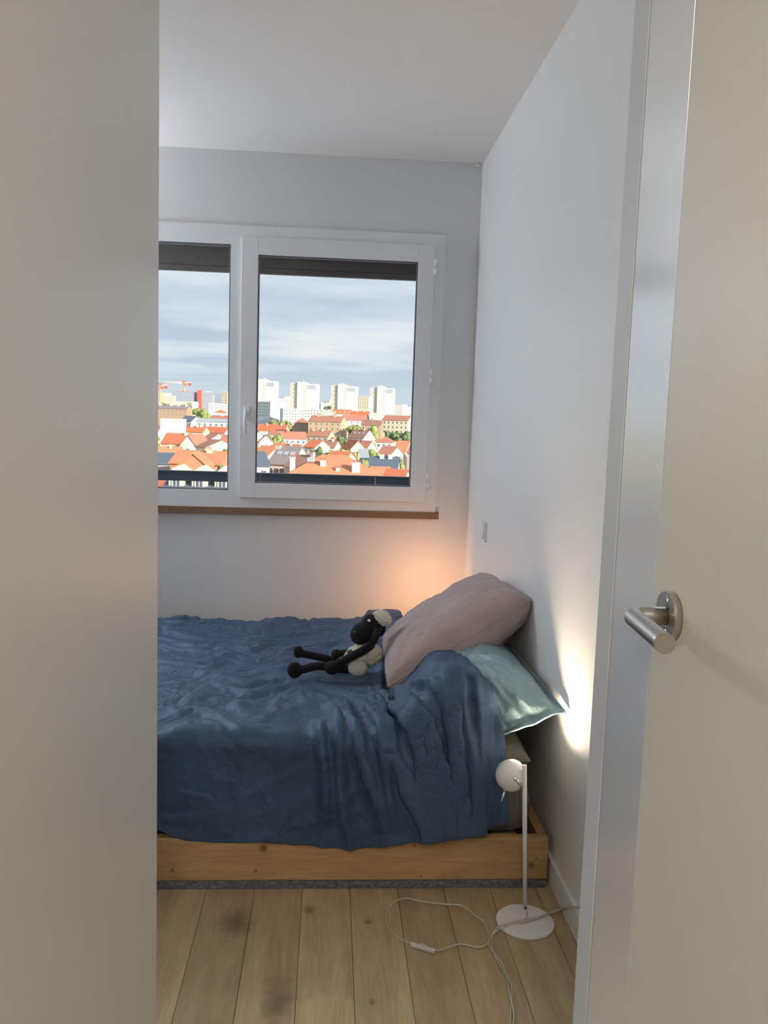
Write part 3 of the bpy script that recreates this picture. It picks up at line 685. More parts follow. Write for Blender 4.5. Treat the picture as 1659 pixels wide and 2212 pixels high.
limb('leg', [Q(880, 900, ty-.02), Q(700, 880, ty-.03), Q(480, 850, ty-.03), Q(300, 890, ty-.03), Q(190, 910, ty-.03)], .0150, Q(165, 905, ty-.03), .0255, (1.05, 1, 1.1))
limb('leg', [Q(860, 830, ty+.04), Q(640, 770, ty+.05), Q(450, 725, ty+.05), Q(300, 695, ty+.05), Q(230, 680, ty+.05)], .0135, Q(215, 665, ty+.05), .0185, (1, 1, 1.2))
limb('arm', [Q(1190, 560, ty-.04), Q(1080, 640, ty-.055), Q(940, 715, ty-.06), Q(800, 790, ty-.05), Q(700, 850, ty-.045)], .0150, Q(660, 875, ty-.045), .0250, (1.1, 1, .95))
limb('arm', [Q(1150, 600, ty+.03), Q(960, 650, ty+.06), Q(800, 680, ty+.065), Q(730, 690, ty+.06)], .012, Q(715, 692, ty+.06), .0185)
bm = bmesh.new(); q0 = Q(895, 665, ty-.048); box(bm, q0.x-.009, q0.x+.009, q0.y-.001, q0.y+.001, q0.z-.007, q0.z+.007)
bmesh.ops.rotate(bm, cent=q0, verts=bm.verts, matrix=Matrix.Rotation(R(-28), 3, 'Y')); tl_('sewn_tag', bm, M['toytag'])

# ------------------------------------------------------------------ cables on the floor
def Z7(px, py, z=.004, **k): return at(780+px*.3014, 1850+py*.3014, **(k or dict(z=z)))
ec = tag(empty('extension_cord', tuple(Z7(1085, 1150))), 'twisted clear cord running over the lamp base towards the viewer', 'cord')
EO = Vector(ec.location)
P = [Z7(1590, 366, x=.655), Z7(1555, 368, x=.655), Z7(1480, 374, x=.652), Z7(1428, 384, .006), Z7(1350, 410, .008), Z7(1270, 438, .012), Z7(1185, 459, .0135), Z7(1100, 470, .0135), Z7(1040, 486, .0135), Z7(980, 520, .012), Z7(942, 562, .006), Z7(925, 610, .005), Z7(932, 660, .004), Z7(960, 712, .004), Z7(995, 765, .004), Z7(1022, 815, .004), Z7(1047, 870, .004), Z7(1066, 935, .004), Z7(1073, 1000, .004), Z7(1080, 1080, .004), Z7(1082, 1150, .004), Z7(1075, 1260, .004), Z7(1075, 1400, .004)]
PC = catmull(P, 10)
for ph in (0, math.pi):
    bm = bmesh.new(); pts = []
    for i, p in enumerate(PC):
        t = (PC[min(i+1, len(PC)-1)]-PC[max(i-1, 0)]).normalized(); sd = t.cross(Vector((0, 0, 1))).normalized()
        k_ = min(1, max(0, (i-60)/40)); a = i*.11+ph
        pts.append(p + sd*math.cos(a)*(.0016+.0022*k_) + Vector((0, 0, 1))*(math.sin(a)*.0012+.0012))
    tube(bm, [p-EO for p in pts], .0019, n=8); link('strand', bm, M['cord'], ec)
lc = tag(empty('lamp_cord', tuple(Z7(440, 655))), 'thin clear lamp cord looping over the planks with an inline switch', 'cord')
LO = Vector(lc.location)
def cord(P):
    bm = bmesh.new(); tube(bm, [p-LO for p in catmull(P, 8)], .0016, n=8); link('wire', bm, M['cord'], lc)
cord([Z7(905, 560), Z7(893, 500, .004), Z7(870, 460, .006), Z7(812, 421, .012), Z7(762, 376, .012), Z7(705, 348, .014), Z7(620, 343, .014), Z7(540, 337, .012), Z7(470, 328, .012), Z7(400, 315, .014), Z7(330, 300, .016), Z7(270, 310, .012), Z7(215, 345, .006), Z7(185, 385), Z7(176, 430), Z7(180, 480), Z7(210, 530), Z7(260, 580), Z7(320, 608), Z7(362, 625, .006)])
cord([Z7(530, 672, .006), Z7(565, 672, .006), Z7(620, 655, .006), Z7(690, 630, .010), Z7(740, 630, .010), Z7(800, 646, .006), Z7(860, 650), Z7(895, 632), Z7(920, 612)])
cord([Z7(1178, 376, .009), Z7(1187, 400, .012), Z7(1188, 430, .012), Z7(1170, 458, .016), Z7(1150, 476, .013), Z7(1128, 470, .013)])
a, b = Z7(356, 630, .006), Z7(532, 682, .006); dd = (b-a)
bm = bmesh.new(); box(bm, -dd.length/2, dd.length/2, -.0075, .0075, -.0055, .0065, bev=.0035)
for v in bm.verts:
    if abs(v.co.x) > dd.length*.36: v.co.y *= .72; v.co.z *= .8
box(bm, -.008, .008, -.004, .004, .006, .0085, bev=.001)
bmesh.ops.rotate(bm, verts=bm.verts, matrix=Matrix.Rotation(math.atan2(dd.y, dd.x), 3, 'Z')); bmesh.ops.translate(bm, verts=bm.verts, vec=(a+b)/2-LO)
link('inline_switch', bm, M['switch'], lc)

# ================================================================== the town outside
GZ = 1.32-16.0
def yh(px): return 905.02+.0327*(px-714.46)
cols = {}
def flatm(name, c, rough=.8, vary=None):
    if name not in cols: cols[name] = mat('town_'+name, c, rough, vary=vary or (.35, tuple(v*.86 for v in c), .3))
    return cols[name]
C_ = dict(dummy=(.5, .5, .5), white=(.80, .78, .74), cream=(.74, .67, .52), paleblue=(.62, .67, .74), brown=(.50, .33, .24), ochre=(.68, .50, .34), brick=(.68, .28, .17), grey=(.52, .52, .54), pink=(.66, .52, .46), concrete=(.60, .58, .55),
          tile=(.64, .19, .10), tileb=(.50, .22, .16), tiled=(.36, .19, .15), slate=(.12, .155, .22), greyroof=(.30, .26, .27), zinc=(.44, .48, .54), redc=(.62, .12, .08), bluec=(.30, .36, .48), yellow=(.72, .58, .30), ltile=(.68, .27, .15))
def cm_(n): return flatm(n, C_[n])
M['frame_w'] = flatm('window_white', (.75, .74, .70)); M['wpane'] = mat('town_window_pane', (.10, .12, .15), .15)
_wm = {}
def win_mesh(w, h):
    k = (round(w, 1), round(h, 1))
    if k not in _wm:
        bm = bmesh.new(); box(bm, -w/2, w/2, -.07, .02, -h/2, h/2, 0); box(bm, -w/2+.14, -.05, -.09, .0, -h/2+.14, h/2-.12, 1); box(bm, .05, w/2-.14, -.09, .0, -h/2+.14, h/2-.12, 1)
        me = D_.meshes.new('window'); bm.to_mesh(me); bm.free(); me.materials.append(M['frame_w']); me.materials.append(M['wpane']); _wm[k] = me
    return _wm[k]
def add_win(par, loc, rz, w=1.1, h=1.5):
    o = D_.objects.new('window', win_mesh(w, h)); COL.objects.link(o); o.parent = par; o.location = loc; o.rotation_euler = (0, 0, rz)
def chim(par, x, y, z0, z1, w=.9, d=.7, m='white', pots=2):
    bm = bmesh.new(); box(bm, x-w/2, x+w/2, y-d/2, y+d/2, z0, z1); box(bm, x-w/2-.08, x+w/2+.08, y-d/2-.08, y+d/2+.08, z1, z1+.15)
    o = link('chimney', bm, cm_(m), par); bm = bmesh.new()
    for i in range(pots): cyl(bm, (x+(i-(pots-1)/2)*.4, y, z1+.15), (x+(i-(pots-1)/2)*.4, y, z1+.55), .13, .10, n=8)
    link('chimney_pot', bm, cm_('tile'), o)
spans = []
foot = []
def clear_d(px0, px1, d, dep, rad=0):
    for t_ in (0, .015, -.015, .03, -.03, .045, -.045, .06, -.06, .08, -.08, .10, -.10, .13, -.13, .16, .2):
        dd = d*(1+t_); cx_ = at((px0+px1)/2, 1000, y=dd).x; hw_ = (px1-px0)*dd/F_PX/2+.5; hd2 = dep/2+.8
        if all(abs(cx_-a) > hw_+b or abs(dd+dep/2-c_) > hd2+e_ for a, c_, b, e_ in foot):
            break
    else: return None
    foot.append((cx_, dd+dep/2, hw_, hd2)); return dd
def house(label, px0, px1, ye, yr, kind='side', yaw=0, dep=9., wall='white', roof='tile', Hr=9.5, d=None, wins=None, ch=(), sky=0, side_wins=0, dormers=0, group=None, name='house', cat='house', fill=False):
    """px0..px1 outline, ye / yr rows of eaves and ridge in the photo; the house stands on the ground at distance d"""
    pc = (px0+px1)/2
    if d is None: d = (16-Hr)*F_PX/(yr-yh(pc))
    dq = clear_d(px0, px1, d, dep*(abs(math.cos(R(yaw))) + .6*abs(math.sin(R(yaw)))))
    if dq is None:
        if fill: return None
        print('no room for', label); dq = d
    d = dq
    c = at(pc, 1000, y=d); k = d/F_PX
    a = R(yaw); tot = (px1-px0)*k; w = max((tot-dep*abs(math.sin(a)))/math.cos(a), 4.)
    if kind == 'gable': pass
    zr = 1.32-(yr-yh(pc))*k; ze = 1.32-(ye-yh(pc))*k
    ze = min(ze, zr-.3)
    H = ze-GZ; HR_ = zr-GZ
    o = tag(empty(name, (c.x, d+dep/2, GZ), a), label, cat, group)
    if not fill: spans.append((px0, px1, d))
    bm = bmesh.new(); hw, hd_ = w/2, dep/2
    if kind == 'flat':
        box(bm, -hw, hw, -hd_, hd_, 0, HR_)
        link('wall', bm, cm_(wall), o); bm = bmesh.new(); box(bm, -hw-.1, hw+.1, -hd_-.1, hd_+.1, HR_, HR_+.3); link('roof', bm, cm_(roof), o); H = HR_
    else:
        if kind == 'side': prof = [(-hd_, 0), (-hd_, H), (0, HR_), (hd_, H), (hd_, 0)]; ax = 0
        elif kind == 'gable': prof = [(-hw, 0), (-hw, H), (0, HR_), (hw, H), (hw, 0)]; ax = 1
        if kind == 'hip':
            box(bm, -hw, hw, -hd_, hd_, 0, H); link('wall', bm, cm_(wall), o); bm = bmesh.new()
            e = .35; rl = max(hw-hd_*.9, .1)
            b_ = [bm.verts.new(p) for p in ((-hw-e, -hd_-e, H-.1), (hw+e, -hd_-e, H-.1), (hw+e, hd_+e, H-.1), (-hw-e, hd_+e, H-.1))]
            t0, t1 = bm.verts.new((-rl, 0, HR_)), bm.verts.new((rl, 0, HR_))
            for f in ((b_[0], b_[1], t1, t0), (b_[1], b_[2], t1), (b_[2], b_[3], t0, t1), (b_[3], b_[0], t0), (b_[3], b_[2], b_[1], b_[0])): bm.faces.new(f)
            link('roof', bm, cm_(roof), o)
        else:
            L2 = hw if ax == 0 else hd_
            def V(l, p): return (l, p[0], p[1]) if ax == 0 else (p[0], l, p[1])
            A = [bm.verts.new(V(-L2, p)) for p in prof]; B = [bm.verts.new(V(L2, p)) for p in prof]
            bm.faces.new(A); bm.faces.new(B[::-1])
            for i in range(5): bm.faces.new((A[i], B[i], B[(i+1) % 5], A[(i+1) % 5]))
            bmesh.ops.recalc_face_normals(bm, faces=bm.faces); link('wall', bm, cm_(wall), o)
            bm = bmesh.new(); half = hd_ if ax == 0 else hw; th = .22; e = .35; sl_ = (HR_-H)/half
            for sg in (-1, 1):
                pr = [(sg*(half+e), H-e*sl_+.02), (0, HR_+.02), (0, HR_+.02+th), (sg*(half+e), H-e*sl_+th)]
                A = [bm.verts.new(V(-L2-.2, p)) for p in pr]; B = [bm.verts.new(V(L2+.2, p)) for p in pr]
                bm.faces.new(A); bm.faces.new(B[::-1])
                for i in range(4): bm.faces.new((A[i], B[i], B[(i+1) % 4], A[(i+1) % 4]))
            bmesh.ops.recalc_face_normals(bm, faces=bm.faces); link('roof', bm, cm_(roof), o)
            if sky and ax == 0:
                for i in range(sky):
                    x = -hw + (i+.8)*2*hw/(sky+.6); t = .45; y = -half*t; z = H+(HR_-H)*(1-t)+.32
                    bm = bmesh.new(); box(bm, -.5, .5, -.6, .6, -.08, .06); bmesh.ops.rotate(bm, verts=bm.verts, matrix=Matrix.Rotation(math.atan(sl_), 3, 'X')); bmesh.ops.translate(bm, verts=bm.verts, vec=(x, y, z)); link('skylight', bm, cm_('zinc'), o)
    if dormers:
        for i in range(dormers):
            x = -hw+(i+.5)*2*hw/dormers; z = H+.3
            bm = bmesh.new(); box(bm, x-.75, x+.75, -hd_*.75, -hd_*.1, z-.2, z+1.4)
            p = [bm.verts.new(q_) for q_ in ((x-.95, -hd_*.8, z+1.4), (x+.95, -hd_*.8, z+1.4), (x, -hd_*.8, z+2.1), (x-.95, 0, z+1.4), (x+.95, 0, z+1.4), (x, 0, z+2.1))]
            for f in ((0, 1, 2), (0, 2, 5, 3), (1, 4, 5, 2), (3, 5, 4), (0, 3, 4, 1)): bm.faces.new([p[j] for j in f])
            dm = link('dormer', bm, cm_('cream'), o); add_win(dm, (x, -hd_*.76, z+.6), 0, .9, 1.1)
    if wins:
        nc, nr_ = wins
        for r_ in range(nr_):
            for c2 in range(nc):
                z = H - 1.5 - r_*2.8
                if z > 1.0: add_win(o, (-hw+(c2+.5)*2*hw/nc, -hd_, z), 0)
    if side_wins:
        for r_ in range(2):
            for c2 in range(side_wins):
                z = H-1.5-r_*2.8
                if z > 1: add_win(o, ((hw if yaw < 0 else -hw), -hd_+(c2+.5)*2*hd_/side_wins, z), R(90 if yaw < 0 else -90), .9, 1.3)
    for i, (fx, hgt, *rest) in enumerate(ch):
        w_, m_ = (rest+[.9, 'white'][len(rest):])
        yloc = 0 if kind != 'side' else -hd_*.15
        chim(o, fx*w, yloc if kind != 'front' else -hd_*.5, HR_-1.2, HR_+hgt, w_, .7, m_)
    return o
H = house
# --- right pane, from near to far
H('large orange-red tiled roof with four white chimneys, nearest through the right pane', 606, 838, 1036, 986, 'hip', 0, 15, 'cream', 'ltile', 9.8, wins=(5, 2))
big = D_.objects['house']; k_ = None
bw = big
def roofchim(par, px, ytop, ybot, d, wpx, m='white', dep=.8):
    c = at(px, 1000, y=d); k = d/F_PX; z1 = 1.32-(ytop-yh(px))*k; z0 = 1.32-(ybot-yh(px))*k
    chim(par, c.x-par.location.x, d-par.location.y, z0-.6-par.location.z, z1-par.location.z, wpx*k, dep, m, 3)
dbig = 6.2*F_PX/(986-yh(722))
for px, a, b, w in ((632, 988, 1014, 11), (698, 995, 1014, 12), (769, 1000, 1024, 17), (730, 1012, 1022, 8)): roofchim(bw, px, a, b, dbig+ (1040-b)*.16, w)
bm = bmesh.new(); box(bm, -.65, .65, -.75, .75, -.05, .1); bmesh.ops.rotate(bm, verts=bm.verts, matrix=Matrix.Rotation(R(26), 3, 'X')); 
qs = at(672, 997, y=dbig+5.2); bmesh.ops.translate(bm, verts=bm.verts, vec=(qs.x-bw.location.x, qs.y-bw.location.y, qs.z-GZ+.3)); link('skylight', bm, cm_('zinc'), bw)
H('bright red low roof at the bottom right corner of the right pane', 836, 890, 1034, 1018, 'side', -15, 8, 'cream', 'tile', 7.0)
H('small red roof left of the bottom right corner roof', 800, 846, 1028, 1012, 'side', 10, 8, 'white', 'ltile', 7.5)
H('dark slate roof below the right-hand red houses', 797, 872, 1014, 990, 'side', -8, 10, 'grey', 'slate', 9.0, ch=((-.1, .5), (.2, .6)))
H('grey-brown tiled roof house with cream walls left of the large orange roof', 578, 672, 1002, 967, 'side', -22, 11, 'cream', 'greyroof', 9.8, wins=(4, 2), ch=((-.48, .2, 1.1, 'cream'),), sky=3)
H('blue-grey gabled house at the lower left of the right pane', 500, 581, 1004, 978, 'side', 18, 9, 'paleblue', 'slate', 9.4, wins=(2, 2), ch=((-.1, .8, .7, 'ochre'),))
H('orange roof peeking up behind the large orange roof', 706, 772, 994, 978, 'side', -20, 8, 'white', 'tile', 9.0)
H('curved blue-grey metal roofed workshop left of the slate roof', 768, 818, 990, 972, 'side', -12, 14, 'paleblue', 'zinc', 7.5)
H('red roofed white house with a bright gable at the right', 820, 870, 982, 966, 'side', -30, 8, 'white', 'tileb', 8.8, wins=(3, 1))
H('deep red roof cut by the right edge of the sash', 852, 896, 975, 954, 'side', -22, 9, 'white', 'ltile', 9.6)
H('white gabled house with a red roof below the middle trees', 655, 712, 966, 952, 'side', -32, 9, 'white', 'tile', 9.0, wins=(2, 1))
H('cream house with gable towards the viewer and a low red roof', 738, 790, 970, 952, 'gable', 14, 12, 'cream', 'tile', 8.8, wins=(2, 1))
H('red roofed cottage with a white gable near the metal workshop', 778, 808, 970, 953, 'side', -35, 7, 'white', 'tileb', 8.5)
H('white house with a pyramid red-brown roof', 811, 856, 955, 943, 'hip', -14, 9, 'white', 'tileb', 9.0, wins=(3, 1))
H('long corrugated grey shed roof behind the pyramid-roofed house', 805, 893, 951, 936, 'side', 0, 16, 'grey', 'zinc', 8.0)
H('white house with a brown roof of three skylights and a bright gable', 750, 810, 946, 929, 'side', -38, 10, 'white', 'tiled', 11.0, sky=3, ch=((.2, .6, .8, 'ochre'),), wins=(3, 2))
H('white gabled house at the left edge of the sash glass', 552, 590, 955, 940, 'gable', 6, 10, 'white', 'tileb', 9.5, wins=(3, 2))
H('row house with red roof and pale blue walls behind the round tree', 598, 660, 947, 933, 'side', 6, 9, 'paleblue', 'tileb', 9.3, wins=(5, 2), ch=((-.2, .8, .8, 'tile'),))
H('pink-brown house with a hipped roof below the long ochre block', 660, 722, 942, 930, 'side', -24, 9, 'pink', 'tileb', 9.5, wins=(4, 1), ch=((-.3, .5), (.1, .7)))
H('low red roof between the round tree and the left sash edge', 553, 622, 930, 917, 'side', -14, 9, 'white', 'tile', 10.6, ch=((-.2, .7), (.3, .7)), d=560)
H('long ochre apartment block with two rows of windows and two broad chimneys', 664, 748, 911, 899, 'side', -18, 13, 'ochre', 'tileb', d=520, wins=(6, 3), ch=((-.28, 1.2, 2.2, 'ochre'), (.22, 1.2, 2.2, 'ochre')), cat='building', name='apartment_block')
H('brown house with a hipped roof left of the ochre block', 632, 668, 914, 903, 'hip', 0, 11, 'brown', 'tileb', d=530, wins=(3, 3))
H('half white half brick building with red roof at the right edge', 824, 892, 908, 898, 'side', -20, 12, 'cream', 'tileb', d=520, wins=(6, 3), side_wins=1, cat='building', name='apartment_block')
H('red-brown brick house between two green trees', 778, 826, 918, 908, 'side', -10, 10, 'brown', 'tiled', d=500, wins=(4, 2), ch=((0, .9, 1.1, 'brown'),))
H('pale house with a long brown roof right of the ochre block', 738, 790, 908, 897, 'side', 0, 10, 'paleblue', 'tileb', d=640, wins=(4, 2))
H('red roof with white dormers above the ochre block', 716, 756, 894, 885, 'side', 0, 11, 'white', 'tile', d=780, dormers=4)
H('grey gable house left of the red roof with dormers', 694, 722, 892, 884, 'gable', 0, 10, 'grey', 'zinc', d=760)
H('brown-red roof far right of the red roof with dormers', 752, 800, 899, 889, 'side', -20, 10, 'ochre', 'tile', d=760, ch=((-.2, 1), (.2, 1)))
H('long flat white building right of centre', 795, 848, 900, 893, 'flat', -14, 12, 'white', 'white', d=740, cat='building', name='low_building')
H('white office building with rows of balconies in front of the second tower', 628, 700, 896, 884, 'flat', -12, 14, 'white', 'white', d=820, wins=(10, 3), cat='building', name='low_building')
H('pale blue-white housing block below the second tower', 602, 656, 894, 884, 'flat', 16, 12, 'paleblue', 'zinc', d=790, wins=(8, 4), cat='building', name='apartment_block')
H('blue-shaded slab block under the first tower', 552, 605, 880, 869, 'flat', -40, 16, 'paleblue', 'zinc', d=820, wins=(8, 5), cat='building', name='apartment_block')
# towers
def tower(label, px0, px1, yt, d, split, mats=('concrete', 'white'), stair=True):
    k = d/F_PX; c = at((px0+px1)/2, 900, y=d); W_ = (px1-px0)*k; z = 1.32-(yt-yh((px0+px1)/2))*k-GZ
    o = tag(empty('tower_block', (c.x, d+12, GZ), R(-12)), label, 'building')
    x0, x1 = -W_/2, W_/2; xm = x0+W_*split
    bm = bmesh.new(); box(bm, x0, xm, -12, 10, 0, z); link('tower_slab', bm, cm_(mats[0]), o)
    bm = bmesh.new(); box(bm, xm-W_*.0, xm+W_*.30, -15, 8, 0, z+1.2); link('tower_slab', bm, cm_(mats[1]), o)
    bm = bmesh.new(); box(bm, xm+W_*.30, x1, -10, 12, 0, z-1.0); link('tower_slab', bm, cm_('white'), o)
    bm = bmesh.new(); box(bm, xm+W_*.34, x1-.6, -10.3, -9, z-8, z-2.5); link('top_storey', bm, cm_('zinc'), o)
    bm = bmesh.new(); box(bm, x0+W_*.3, x0+W_*.45, -6, 2, z, z+3); box(bm, xm+2, xm+6, -6, 2, z, z+3.4); link('roof_plant', bm, cm_('concrete'), o)
    n = int(z/3)
    for r_ in range(0, n, 1):
        zz = z-2.4-r_*3.0
        if zz < 15: break
        if r_ % 2 == 0:
            add_win(o, (x0+(xm-x0)*.45, -12.05, zz), 0, 1.4, 1.6)
        if stair: 
            bm = bmesh.new(); box(bm, xm+W_*.285, xm+W_*.33, -15.4, -9.8, zz-.5, zz+.6); link('balcony', bm, cm_('concrete'), o)
    return o
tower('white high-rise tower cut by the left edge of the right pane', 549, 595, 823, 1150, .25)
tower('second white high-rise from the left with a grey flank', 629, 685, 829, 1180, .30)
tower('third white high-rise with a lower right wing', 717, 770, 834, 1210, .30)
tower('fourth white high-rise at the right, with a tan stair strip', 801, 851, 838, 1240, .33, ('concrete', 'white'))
H('pale yellow mid-rise between third and fourth tower', 769, 802, 866, 857, 'flat', -20, 18, 'cream', 'white', d=1150, wins=(5, 6), cat='building', name='apartment_block')
H('white blocks at the foot of the fourth tower, far right', 849, 878, 884, 874, 'flat', -25, 20, 'white', 'concrete', d=1150, cat='building', name='apartment_block')
H('low white block at the extreme right of the skyline', 874, 896, 892, 880, 'flat', -15, 20, 'white', 'white', d=1100, cat='building', name='apartment_block')
H('blue-shaded distant block between the first and second tower', 596, 630, 872, 862, 'flat', 0, 25, 'paleblue', 'bluec', d=1500, cat='building', name='distant_block')
H('small white distant block peaking between first and second tower', 612, 628, 862, 857, 'flat', -20, 14, 'white', 'white', d=1450, cat='building', name='distant_block')
H('distant pale blocks between the second and third tower', 684, 718, 882, 871, 'flat', 10, 30, 'paleblue', 'white', d=1500, cat='building', name='distant_block')
H('low cream distant block left of the third tower', 700, 720, 884, 866, 'flat', -30, 20, 'cream', 'white', d=1600, cat='building', name='distant_block')
# --- left pane
H('grey slate roof with two pale dormers, seen below the guard rail', 352, 500, 1062, 1038, 'side', 0, 12, 'cream', 'slate', 9.6, dormers=3)
H('red roof and white wall at the lower left corner below the rail', 326, 369, 1062, 1036, 'side', -35, 9, 'white', 'tile', 9.2)
H('orange brick house with a central gable and white shutters', 368, 490, 1000, 977, 'side', -6, 10, 'brick', 'ltile', 9.6, wins=(5, 1), ch=((.15, .4, 1.0, 'cream'),))
H('brick gable wing projecting from under the orange roofs', 396, 436, 1004, 979, 'gable', 0, 6, 'brick', 'ltile', 9.4, d=122, wins=(1, 1))
H('dark slate roof at the left pane edge', 326, 384, 1000, 981, 'side', 8, 10, 'grey', 'slate', 9.2)
H('orange-red roof left beneath the slate roof', 326, 392, 1016, 1006, 'side', 0, 8, 'cream', 'ltile', 7.0)
H('cream house with red roof and two windows, at left', 348, 414, 957, 937, 'side', -10, 10, 'cream', 'tile', 9.8, wins=(3, 2), ch=((.3, .4),))
H('bright white double-gabled house beside the cream house', 388, 443, 962, 940, 'gable', -14, 11, 'white', 'tileb', 9.8, wins=(1, 2))
H('pale yellow house with a brown roof and sunny gable', 436, 486, 966, 951, 'side', -40, 11, 'cream', 'tiled', 9.3)
H('tall white blind wall with stepped chimneys at the left edge', 346, 392, 913, 906, 'flat', -6, 9, 'white', 'white', d=300, ch=((-.38, .2, 2.4), (.38, .2, 2.0)), name='party_wall_building', cat='building')
H('white house with blue-grey roof left of the long blue-white block', 388, 430, 910, 899, 'side', -24, 10, 'white', 'slate', d=420, wins=(5, 2))
H('long blue-white building with square windows', 424, 500, 911, 905, 'side', -4, 12, 'paleblue', 'zinc', d=400, wins=(6, 2), name='low_building', cat='building')
H('red roofed villa with white chimneys under the long building', 386, 446, 932, 921, 'side', -10, 9, 'pink', 'tile', 9.9, ch=((-.1, .7), (.15, .8), (.3, .6)), d=345)
H('small red roofed house below the long building', 438, 500, 934, 923, 'side', -20, 9, 'paleblue', 'tile', 9.6, d=360)
H('purple-brown roof beside the yellow house', 440, 478, 949, 937, 'side', -34, 9, 'paleblue', 'tiled', 9.2)
H('cream cottage at the edge of the mullion', 474, 506, 955, 940, 'side', -10, 9, 'cream', 'tileb', 9.2, wins=(2, 1))
H('red roofed house right of the orange brick house', 472, 512, 1000, 980, 'side', -25, 9, 'brick', 'tile', 9.2)
H('brown brick tenement with pale window rows at the far left', 326, 408, 883, 876, 'side', -8, 12, 'brown', 'greyroof', d=640, wins=(9, 3), ch=((-.3, 1, 2), (0, 1, 2), (.2, 1, 2), (.42, 1, 2)), name='apartment_block', cat='building')
H('pale long low building before the coloured towers', 446, 500, 884, 873, 'flat', 10, 12, 'paleblue', 'white', d=860, wins=(9, 2), name='low_building', cat='building')
H('small red roofed house between trees in the left pane', 462, 486, 891, 885, 'hip', 0, 9, 'white', 'tile', d=600)
H('low red roof at the right of the left pane', 452, 502, 905, 898, 'side', -12, 9, 'white', 'tileb', d=470, ch=((0, 1.2, 1.2),))
H('white low building with a curved roof edge at left', 366, 424, 874, 868, 'flat', -20, 15, 'white', 'white', d=960, name='low_building', cat='building')
H('blue-grey and red office block under the crane', 376, 416, 856, 847, 'flat', 6, 25, 'bluec', 'redc', d=1050, wins=(9, 5), name='office_block', cat='building')
H('blue and grey block of the red-striped high-rise', 413, 458, 858, 848, 'flat', 8, 25, 'bluec', 'grey', d=1000, wins=(8, 8), name='office_block', cat='building')
H('bright red stair tower on the blue block', 422, 434, 850, 845, 'flat', 8, 10, 'redc', 'redc', d=985, name='stair_tower', cat='building')
H('blue-grey block beside the cream balconied block', 462, 478, 858, 851, 'flat', 0, 20, 'bluec', 'grey', d=1050, name='office_block', cat='building')
H('cream balconied block at the right of the left pane', 476, 502, 858, 848, 'flat', -20, 20, 'cream', 'white', d=1000, wins=(4, 6), name='apartment_block', cat='building')
H('small cream blocks at the left edge of the skyline', 340, 364, 860, 850, 'flat', -15, 20, 'cream', 'white', d=1250, name='distant_block', cat='building')
H('pale block left of the blue-grey and red office', 352, 382, 866, 857, 'flat', 10, 20, 'pink', 'paleblue', d=1150, wins=(5, 3), name='distant_block', cat='building')
H('pinkish block between red stair tower and cream block', 450, 466, 864, 855, 'flat', 0, 20, 'pink', 'white', d=1200, name='distant_block', cat='building')
H('white distant tower slab behind the red-striped high-rise', 440, 452, 852, 847, 'flat', -20, 14, 'white', 'white', d=1150, name='distant_block', cat='building')
# cranes
def crane(label, px, yt, yb, j0, j1, d, yaw):
    k = d/F_PX; c = at(px, 900, y=d); zt = 1.32-(yt-yh(px))*k-GZ
    o = tag(empty('tower_crane', (c.x, d, GZ), R(yaw)), label, 'crane')
    def truss(name, a, b, w, m, n):
        bm = bmesh.new(); a = Vector(a); b = Vector(b); t = (b-a).normalized(); u = t.cross(Vector((0, 1, .01))).normalized(); v = t.cross(u)
        cs = [u*w/2+v*w/2, u*w/2-v*w/2, -u*w/2-v*w/2, -u*w/2+v*w/2]
        for q in cs: cyl(bm, a+q, b+q, w*.13, n=6)
        for i in range(n):
            p0_ = a.lerp(b, i/n); p1_ = a.lerp(b, (i+1)/n)
            for q in range(4): cyl(bm, p0_+cs[q], p1_+cs[(q+1) % 4], w*.08, n=4)
        return link(name, bm, m, o)
    truss('mast', (0, 0, 0), (0, 0, zt), 2.2, cm_('ochre'), 22)
    truss('jib', (0, 0, zt), ((j0-px)*k, 0, zt+.8), 1.8, cm_('white'), 24); truss('counter_jib', (0, 0, zt), ((j1-px)*k, 0, zt), 1.8, cm_('white'), 6)
    bm = bmesh.new(); box(bm, (j1-px)*k-4, (j1-px)*k, -1.2, 1.2, zt-3, zt); link('counterweight', bm, cm_('redc'), o)
    bm = bmesh.new(); box(bm, .8, 3.2, -1.2, 1.2, zt-3.5, zt-.8); link('cab', bm, cm_('redc'), o)
    bm = bmesh.new(); box(bm, -1.2, 1.2, -1.2, 1.2, zt, zt+3); cyl(bm, (0, 0, zt+3), ((j0-px)*k*.6, 0, zt+1.2), .25, n=5); cyl(bm, (0, 0, zt+3), ((j1-px)*k*.8, 0, zt+1), .25, n=5); link('tower_head', bm, cm_('tile'), o)
crane('large pale tower crane standing over the blue and red office block', 396, 829, 850, 338, 412, 1080, 0)
crane('smaller orange-red tower crane at the left pane edge', 345, 835, 870, 322, 361, 1000, 0)

